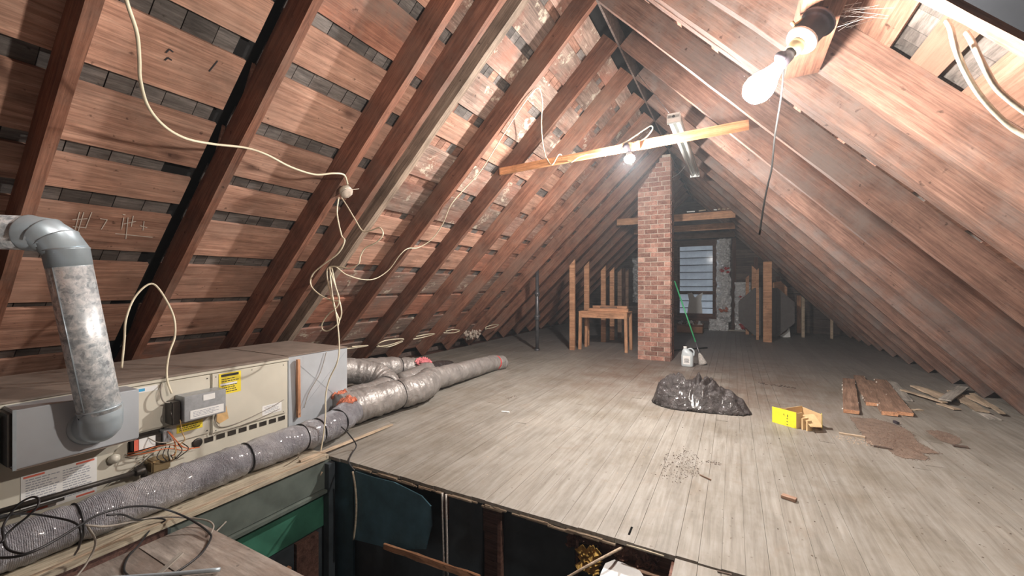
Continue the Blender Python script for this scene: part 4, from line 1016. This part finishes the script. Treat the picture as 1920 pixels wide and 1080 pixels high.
def post(x, y, zt, wd, th, label, name='wooden_stud', slope=1, mat='newwood', group=None, z0=0.):
    vs = [(-wd/2, -th/2, 0), (wd/2, -th/2, 0), (wd/2, th/2, 0), (-wd/2, th/2, 0),
          (-wd/2, -th/2, zt-z0-(wd*1.1 if slope > 0 else 0)), (wd/2, -th/2, zt-z0-(wd*1.1 if slope < 0 else 0)), (wd/2, th/2, zt-z0-(wd*1.1 if slope < 0 else 0)), (-wd/2, th/2, zt-z0-(wd*1.1 if slope > 0 else 0))]
    me = bpy.data.meshes.new(name); me.from_pydata(vs, [], [(0, 3, 2, 1), (4, 5, 6, 7), (0, 1, 5, 4), (1, 2, 6, 5), (2, 3, 7, 6), (3, 0, 4, 7)]); me.update()
    o = link(name, me, mat); o.location = (x, y, z0); return tag(o, label, 'post', group)
GS = 'cut studs left of the chimney'
post(-2.635, 7.30, 1.68, .10, .045, 'leftmost and tallest cut stud, in front of the small table', group=GS)
post(-2.585, 8.0, 1.68, .10, .045, 'second cut stud, just behind the left table legs', group=GS)
post(-2.42, 8.62, 1.62, .10, .045, 'third cut stud from the left behind the table', group=GS)
post(-2.34, 9.02, 1.60, .095, .045, 'fourth cut stud from the left behind the table', group=GS)
post(-2.27, 9.42, 1.58, .09, .045, 'fifth cut stud, darker, behind the table', group=GS, mat='brownboard')
post(-2.20, 9.85, 1.58, .07, .045, 'sixth and rightmost thin cut stud behind the table', group=GS, mat='brownboard')

# right of the chimney
def ctrpix(x, y, Y): return onY(x, y, Y)
GO = 'cut studs around the octagon board'
post(.635, 10.25, 1.70, .155, .06, 'broad stud with nails standing in front of the dark octagon board', group=GO, slope=0)
post(.47, 10.6, 1.58, .05, .04, 'thin stud in front of the left part of the octagon board', group=GO)
post(.45, 11.5, 1.68, .12, .045, 'stud rising behind the top left of the octagon board', group=GO, slope=-1, z0=0)
post(.30, 11.6, 1.45, .07, .045, 'short leftmost stud behind the octagon board', group=GO)
o = poly('hardboard_offcut', [onY(x_, y_, 11.6) for x_, y_ in ((1449, 640), (1449, 530), (1464, 527), (1476, 539), (1476, 635))], .02, (0, -1, 0), 'newwood'); tag(o, 'orange board with clipped corner behind the right of the octagon board', 'board')
oc = thing('octagon_board', 'big dark octagonal board standing upright behind the studs', 'board', loc=(.66, 11.2, .55))
co = Vector((.66, 11.15, .585)); RR = .60
pts = [co+Vector((math.cos(math.pi/8+i*math.pi/4)*RR, 0, math.sin(math.pi/8+i*math.pi/4)*RR)) for i in range(8)]
poly('panel', pts, .03, (0, -1, 0), 'octa', oc)
bar('seam', (.86, 11.145, .08), (.86, 11.145, 1.1), .006, .004, 'ink', oc, up=(0, 1, 0))
o = poly('white_offcut', [onY(x_, y_, 11.4) for x_, y_ in ((1462, 630), (1475, 622), (1480, 612), (1482, 632), (1470, 633))], .02, (0, -1, 0), 'white'); tag(o, 'white offcut on the floor at the lower right of the octagon board', 'board')
post(1.42, 11.6, .95, .06, .04, 'pale thin stud standing in the dark right eave', group='eave studs', mat='lath', slope=-1)
post(1.95, 11.6, .45, .05, .04, 'short pale stud farther into the right eave', group='eave studs', mat='lath', slope=-1)
# cardboard box under the window
bx = thing('cardboard_box', 'brown cardboard box on the floor below the window', 'box', loc=(-.95, 11.5, 0))
A = fl(1268, 632); B_ = fl(1330, 632)
CXa, CXb, CYa = -1.27, -.66, 11.2
box('base', (CXa, CYa, 0), (CXb, CYa+.42, .02), 'cardbox', bx)
for lo, hi in (((CXa, CYa, 0), (CXb, CYa+.01, .22)), ((CXa, CYa+.41, 0), (CXb, CYa+.42, .22)), ((CXa, CYa, 0), (CXa+.01, CYa+.42, .22)), ((CXb-.01, CYa, 0), (CXb, CYa+.42, .22))):
    box('side', lo, hi, 'cardbox', bx)
bar('flap', (CXa, CYa-.06, .20), (CXb, CYa-.06, .20), .12, .006, 'cardbox', bx, up=(0, .35, 1))
for i in range(6):
    mbx = MB(); 
    for k in range(9): mbx.blob((CXa+.08+.09*i+R(-.04, .04), CYa+.2+R(-.08, .08), .20+R(0, .08)), R(.02, .045))
    o = mbx.build('crumpled_scrap', ['foil', 'darkred', 'foil', 'white', 'brownboard', 'foil'][i]); tag(o, ['silver crumpled scrap at the left end of the cardboard box', 'dark red crumpled scrap in the cardboard box', 'second silver scrap in the cardboard box', 'white crumpled scrap in the middle right of the cardboard box', 'brown scrap beside the white one in the cardboard box', 'silver crumpled scrap at the right end of the cardboard box'][i], 'scrap', 'scraps in the cardboard box')

# dark duct or chute behind the table region omitted: solid planks leaning in the left eave
for i, (yy, z0, z1) in enumerate(((7.9, .1, .8), (8.9, .1, .9))):
    pass

# broom and pole
br = thing('broom', 'push broom with a green handle leaning against the chimney', 'broom', loc=(-.42, 6.95, 0))
hb = fl(1316, 676, .06); ht = Vector((-.845, 7.20, 1.27))
tube('handle', [hb+(ht-hb)*.20, ht], .011, 'greenpaint', br, 10, smoothpath=False)
tube('ferrule', [hb+(ht-hb)*.02, hb+(ht-hb)*.22], .013, 'darkpipe', br, 10, smoothpath=False)
dd = (hb-ht).normalized()
lathe('brush_head', [(.012, -.10), (.03, -.06), (.045, .0), (.06, .06), (.058, .085)], hb-dd*.02, dd, 'bristle', br, 14)
o = bar('dark_pole', fl(1258, 657, .012)+Vector((.03, 0, 0)), fl(1326, 652, .012), .022, .022, 'blackhole', None); tag(o, 'dark stick lying on the floor behind the jug', 'stick')
# jug
jg = thing('plastic_jug', 'grey plastic jug with a white label beside the chimney foot', 'jug', loc=(-.60, 6.62, 0))
jc = Vector((-.60, 6.62, 0))
def ring(w_, d_, z_, n=16, ox=0):
    return [(jc.x+ox+w_*math.copysign(abs(math.cos(a))**.6, math.cos(a)), jc.y+d_*math.copysign(abs(math.sin(a))**.6, math.sin(a)), z_) for a in [2*math.pi*i/n for i in range(n)]]
prof = [(.078, .055, .0, 0), (.085, .06, .02, 0), (.085, .06, .16, 0), (.078, .055, .20, 0), (.055, .045, .235, -.015), (.028, .028, .255, -.028), (.022, .022, .27, -.03)]
vs = []; 
for w_, d_, z_, ox in prof: vs += ring(w_, d_, z_, 16, ox)
fs = [(i*16+j, i*16+(j+1) % 16, (i+1)*16+(j+1) % 16, (i+1)*16+j) for i in range(len(prof)-1) for j in range(16)]+[tuple(range(16))[::-1], tuple(range((len(prof)-1)*16, len(prof)*16))]
me = bpy.data.meshes.new('body'); me.from_pydata([(a-jc.x, b-jc.y, c) for a, b, c in vs], [], fs); me.polygons.foreach_set('use_smooth', [True]*len(me.polygons)); me.update()
o = link('body', me, 'jug'); o.location = jc; fix(o, jg)
lathe('cap', [(.026, 0), (.026, .025)], (jc.x-.03, jc.y, .268), (0, 0, 1), 'white', jg, 14)
tube('handle', [(jc.x-.005, jc.y, .25), (jc.x+.05, jc.y, .265), (jc.x+.088, jc.y, .23), (jc.x+.085, jc.y, .16)], .011, 'jug', jg, 8)
lb = box('paper_label', (jc.x-.055, jc.y-.0625, .04), (jc.x+.045, jc.y-.0605, .165), 'white', jg); 
mb = MB()
for k in range(4): mb.box((jc.x-.005, jc.y-.0632, .07+.016*k), (1, 0, 0), (0, -1, 0), .07-.01*(k % 2), .007, .001)
mb.build('printed_lines', 'ink', lb)['kind'] = 'stuff'

# ================================================================= TRASH BAG
def bag():
    nx, ny = 90, 54; vs, fs = [], []
    X0, X1, Y0_, Y1_ = -.78, .17, 4.16, 4.95
    def hgt(u, v):
        x = X0+(X1-X0)*u; y = Y0_+(Y1_-Y0_)*v
        p = Vector((x, y, 0))
        # front hem runs from (-.70,4.23) to (.13,4.34)
        yf = 4.20+(x+.70)*.17+.02*noise.noise(p*6)
        topw = .34
        h = 0.
        for (cx, cy, sx, sy, hh) in ((-.46, 4.52, .27, .27, .31), (-.30, 4.50, .30, .26, .31), (-.60, 4.54, .15, .22, .27), (-.08, 4.44, .24, .18, .19), (.03, 4.40, .15, .12, .09)):
            d = ((x-cx)/sx)**2+((y-cy)/sy)**2
            h = max(h, 1.12*hh*max(0, 1-d)**.6)
        dx, dy = x+.30, (y-4.32)*1.2; ang = math.atan2(dy, dx); rr_ = math.hypot(dx, dy)
        fold = abs((ang*2.2+1.3*noise.noise(p*3)) % 1-.5)*2
        cre = abs(noise.noise(p*7+Vector((2, 3, 1))))+.5*abs(noise.noise(p*16))
        h *= 1-.55*fold*min(1, rr_*4)*(1-min(1, rr_*1.2))-.36*cre
        if -.62 < x < -.35: h -= .035*math.exp(-((x+.52-.3*(y-4.5))/.02)**2)
        # fall to the floor before the front hem
        e = min(1, max(0, (y-yf)/.10)); e2 = min(1, max(0, (Y1_-.02-y)/.1)); e3 = min(1, max(0, (x-X0-.02)/.08)); e4 = min(1, max(0, (X1-.01-x)/.08))
        h = h*(e**.7)*e2*e3*e4
        h += .008*noise.noise(p*24)*(1 if h > .01 else .3)
        return x, y, max(.0, h)
    inside = {}
    for j in range(ny+1):
        for i in range(nx+1):
            x, y, h = hgt(i/nx, j/ny); vs.append((x, y, h+.003)); inside[(i, j)] = h > .012
    for j in range(ny):
        for i in range(nx):
            if any(inside[q] for q in ((i, j), (i+1, j), (i, j+1), (i+1, j+1))):
                a = j*(nx+1)+i; fs.append((a, a+1, a+nx+2, a+nx+1))
    # hem skirt in front
    me = bpy.data.meshes.new('trash_bag'); me.from_pydata([(x+.27, y-4.5, z) for x, y, z in vs], [], fs)
    bm = bmesh.new(); bm.from_mesh(me); bmesh.ops.delete(bm, geom=[v for v in bm.verts if not v.link_faces], context='VERTS')
    edge = [e for e in bm.edges if e.is_boundary]
    bm.to_mesh(me); bm.free()
    me.polygons.foreach_set('use_smooth', [True]*len(me.polygons)); me.update()
    o = link('trash_bag', me, 'bag'); o.location = (-.27, 4.5, 0)
    md = o.modifiers.new('s', 'SOLIDIFY'); md.thickness = .003; md.offset = 1
    return tag(o, 'crumpled black plastic bag lying on the floor in the middle', 'bag')
bag()

# ================================================================= YELLOW BOX
yb = thing('carton', 'yellow carton lying open with bare cardboard inside', 'box', loc=(.45, 4.35, 0))
p0 = fl(1448, 791); p1 = fl(1493, 804); dirx = (p1-p0).normalized(); diry = Vector((-dirx.y, dirx.x, 0)); Lx = (p1-p0).length; Ly = .30; hb_ = .135
def yw(name, a, b, z0, z1, mat, th=.005):
    return bar(name, a+Vector((0, 0, (z0+z1)/2)), b+Vector((0, 0, (z0+z1)/2)), th, z1-z0, mat, yb)
yf_ = yw('front_panel', p0, p1, 0, hb_, 'yellowbox')
yw('front_liner', p0+diry*.005, p1+diry*.005, 0, hb_-.002, 'card', .004)
g1, g2, g3 = fl(1474, 766, .125), fl(1504, 762, .125), fl(1541, 778, .12)
for g_ in (g1, g2, g3): g_.z = 0
g4 = fl(1540, 800)
yw('side_panel', p0, g1, 0, hb_-.008, 'card'); yw('rear_panel', g1, g2, 0, hb_-.005, 'card'); yw('rear_panel', g2, g3, 0, hb_-.012, 'card'); yw('end_panel', g3, g4+(g3-g4)*.15, 0, hb_-.02, 'yellowbox')
yw('side_panel', p1, p1+diry*.07+dirx*.01, 0, hb_-.006, 'card')
poly('bottom_panel', [q+Vector((0, 0, .006)) for q in (p0, p1, g4, g3, g2, g1)], .004, (0, 0, 1), 'cardbox', yb)
poly('loose_flap', [fl(1500, 778, .105), fl(1526, 776, .11), fl(1541, 797, .055), fl(1541, 801, .045), fl(1520, 800, .05)], .005, (0, -.4, 1), 'card', yb)
yw('flute_panel', p1+dirx*.035+diry*.02, p1+dirx*.045+diry*.08, 0, .095, 'card', .014)
yw('flute_panel', p1+dirx*.07+diry*.02, p1+dirx*.08+diry*.06, 0, .085, 'card', .014)
mb = MB()
nf = -diry
for (u, z_, w_, h_) in ((.16, .025, .018, .006), (.16, .05, .018, .005), (.16, .075, .018, .005), (.165, .10, .01, .02), (.08, .045, .022, .012), (.05, .085, .012, .012), (.10, .095, .015, .008), (.03, .03, .02, .006)):
    mb.box(p0+dirx*u*Lx/.2+nf*.0032+Vector((0, 0, z_)), dirx, nf, w_, h_, .001)
mb.build('printed_marks', 'ink', yf_)

# ================================================================= BOARDS AND LATH ON THE RIGHT
GBW = 'brown boards laid side by side'
for (a, b, wd, m_, lb, z_) in (((1591, 712), (1596, 772), .14, 'brownboard', 'leftmost of the four brown boards on the floor', .0), ((1610, 706), (1636, 758), .125, 'brownboard', 'second brown board, slanting, with broken near end', .0),
     ((1634, 716), (1668, 776), .14, 'brownboard', 'third brown board from the left', .0), ((1651, 714), (1696, 776), .14, 'brownboard', 'rightmost of the four brown boards', .001)):
    P_ = fl(*a, .018); Q_ = fl(*b, .018)
    rt = thing('brown_board', lb, 'board', GBW, loc=tuple((P_+Q_)/2))
    bar('plank', P_, Q_, wd*.84, .034, m_, rt, n=10, jit=.003, seed=int(a[0]) % 7)
    mb = MB(); sd_ = (Q_-P_).cross(Vector((0, 0, 1))).normalized()
    for k in range(16):
        t = R(0, 1); c = P_.lerp(Q_, t)-sd_*wd*.43*random.choice([1, 1, -1]); mb.blob(c+Vector((0, 0, R(-.01, .02))), R(.004, .010))
    mb.build('plaster_crumbs', 'plaster', rt)
    bar('broken_end', Q_-(Q_-P_).normalized()*.06, Q_+(Q_-P_).normalized()*.012, wd*.80, .024, 'newwood', rt, n=3, jit=.006)
o = bar('grey_plank', fl(1669, 716, .012), fl(1697, 750, .012), .12, .014, 'greywood', None, n=4, jit=.001); tag(o, 'thin grey plank right of the four brown boards', 'board')
GL = 'lath strips in the pile by the right rafters'
laths = [((1692, 731), (1772, 755), .05, .03, 'long tan strip at the left of the lath pile'), ((1716, 724), (1770, 748), .09, .02, 'grey tan strip behind the left strip of the pile'), ((1730, 728), (1790, 748), .08, .018, 'second grey strip at the back left of the pile'),
         ((1772, 750), (1806, 725), .09, .05, 'grey strip lying crosswise on top of the pile'), ((1762, 757), (1795, 768), .06, .012, 'short broken strip at the front left of the pile'), ((1795, 742), (1842, 772), .09, .022, 'wide tan strip at the front of the pile'),
         ((1812, 741), (1862, 764), .08, .02, 'tan strip in the middle right of the pile'), ((1822, 738), (1880, 775), .04, .03, 'narrow tan strip at the far right of the pile'), ((1834, 770), (1866, 787), .08, .006, 'white grey strip at the nearest corner of the pile'), ((1785, 733), (1812, 756), .08, .012, 'hidden flat strip beneath the crosswise one'),
         ((1705, 768), (1730, 769), .03, .006, 'small pale sliver left of the lath pile')]
for i, (a, b, wd, z_, lb) in enumerate(laths):
    o = bar('lath_strip', fl(*a, z_), fl(*b, z_), wd, .012, 'greywood' if i in (3, 8) else 'lath', None, n=6, jit=.0025, seed=30+i % 4); tag(o, lb, 'lath', GL)

# ================================================================= DEBRIS
def patch(name, cx, cy, rx, ry, n, mat, label, rot=0, size=(.003, .008), seed=1, base=False):
    rnd = random.Random(seed); mb = MB()
    for k in range(n):
        a = rnd.uniform(0, 6.283); q = math.sqrt(rnd.uniform(0, 1)); 
        q *= 1+.35*noise.noise(Vector((math.cos(a)*1.6, math.sin(a)*1.6, seed*3.3)))
        x = math.cos(a)*q*rx; y = math.sin(a)*q*ry
        x, y = x*math.cos(rot)-y*math.sin(rot), x*math.sin(rot)+y*math.cos(rot)
        s = rnd.uniform(*size); mb.blob((cx+x, cy+y, s*.35), s, .45)
    o = mb.build(name, mat); tag(o, label, 'debris', kind='stuff')
    return o
def dustpatch(px, n, label, seed):
    rnd = random.Random(seed); P_ = [fl(*p) for p in px]; c = sum(P_, Vector())/len(P_); mb = MB()
    path = catmull([Vector((p.x, p.y, 0)) for p in P_+[P_[0]]], 5)[:-1]
    for k in range(n):
        i = rnd.randrange(len(path)); q = path[i].lerp(path[(i+1) % len(path)], rnd.random()); t = math.sqrt(rnd.random())*1.04
        r2 = rnd.uniform(.002, .0065)*(1.25-.5*t); w_ = c.lerp(q, t); mb.blob((w_.x+rnd.gauss(0, .008), w_.y+rnd.gauss(0, .008), r2*.4), r2, .5)
    o = mb.build('sawdust', 'dirt'); tag(o, label, 'debris', kind='stuff')
    fix(poly('dust_layer', [Vector((p.x+.006*math.sin(i*2.1), p.y+.012*math.sin(i*1.7), .0022)) for i, p in enumerate(path)], .001, (0, 0, 1), 'dust'), o)
dustpatch([(1594, 783), (1640, 786), (1682, 798), (1708, 812), (1722, 830), (1758, 850), (1728, 850), (1740, 862), (1690, 858), (1664, 843), (1628, 832), (1612, 808)], 3600, 'brown sawdust patch spread on the floor right of the carton', 3)
dustpatch([(1735, 808), (1760, 808), (1785, 815), (1802, 826), (1790, 834), (1768, 828), (1750, 818)], 500, 'smaller brown dirt patch at the right of the sawdust', 5)
#patch('sawdust', 1.14, 4.33, .36, .25, 3200, 'dirt', 'brown sawdust patch spread on the floor right of the carton', rot=-.9, seed=3, size=(.003, .007), base=True)
#patch('sawdust', 1.49, 4.45, .13, .10, 420, 'dirt', 'smaller brown dirt patch at the right of the sawdust', seed=5, rot=-.7, base=True, size=(.002, .006))
patch('grit', -.31, 2.98, .13, .26, 330, 'chip', 'grey brown grit scattered on the bright floor near the front', seed=7, size=(.002, .0055))
patch('grit', -.12, 3.10, .05, .05, 40, 'chip', 'tiny dark grit cluster right of the scattered grit', seed=8, size=(.002, .006))
patch('grit', -2.10, 3.9, .06, .12, 40, 'chip', 'few dark crumbs on the floor beside the front duct', seed=9, size=(.003, .007))
patch('grit', .45, 5.85, .22, .05, 36, 'chip', 'dark flakes on the floor behind the carton', seed=11, size=(.006, .022), rot=-.3)
patch('crumbs', .85, 4.05, .16, .09, 160, 'lath', 'pale chips between the carton and the sawdust', seed=12, size=(.002, .006), rot=-.4)
patch('grit', .5, 3.2, 1.2, 1.2, 130, 'chip', 'tiny dark specks strewn over the right floor', seed=13, size=(.002, .0055))
patch('grit', -1.3, 2.9, .9, .8, 60, 'lath', 'tiny pale specks strewn over the left floor', seed=14, size=(.002, .006))
for (a, b, wd, tt, m_, lb) in (((1466, 929), (1493, 938), .035, .016, 'brownboard', 'small wooden block on the floor at lower right'), ((1573, 812), (1622, 820), .022, .012, 'lath', 'thin tan stick between the carton and the sawdust'),
     ((1638, 836), (1672, 842), .02, .012, 'chip', 'dark bark piece at the front edge of the sawdust'), ((1787, 835), (1815, 839), .03, .012, 'chip', 'dark flat chip right of the small dirt patch'), ((1312, 890), (1333, 900), .006, .006, 'brownboard', 'thin twig beside the scattered grit'), ((940, 771), (955, 773), .02, .005, 'white', 'white paper scrap on the floor right of the front duct'),
     ((1345, 1071), (1372, 1078), .008, .004, 'chip', 'dark splinter on the floor at the bottom edge'), ((1676, 790), (1684, 794), .02, .02, 'bakelite', 'small dark stone between the boards and the sawdust')):
    o = bar('floor_scrap', fl(*a, tt/2+.001), fl(*b, tt/2+.001), wd, tt, m_, None, n=3, jit=.0012); tag(o, lb, 'scrap')
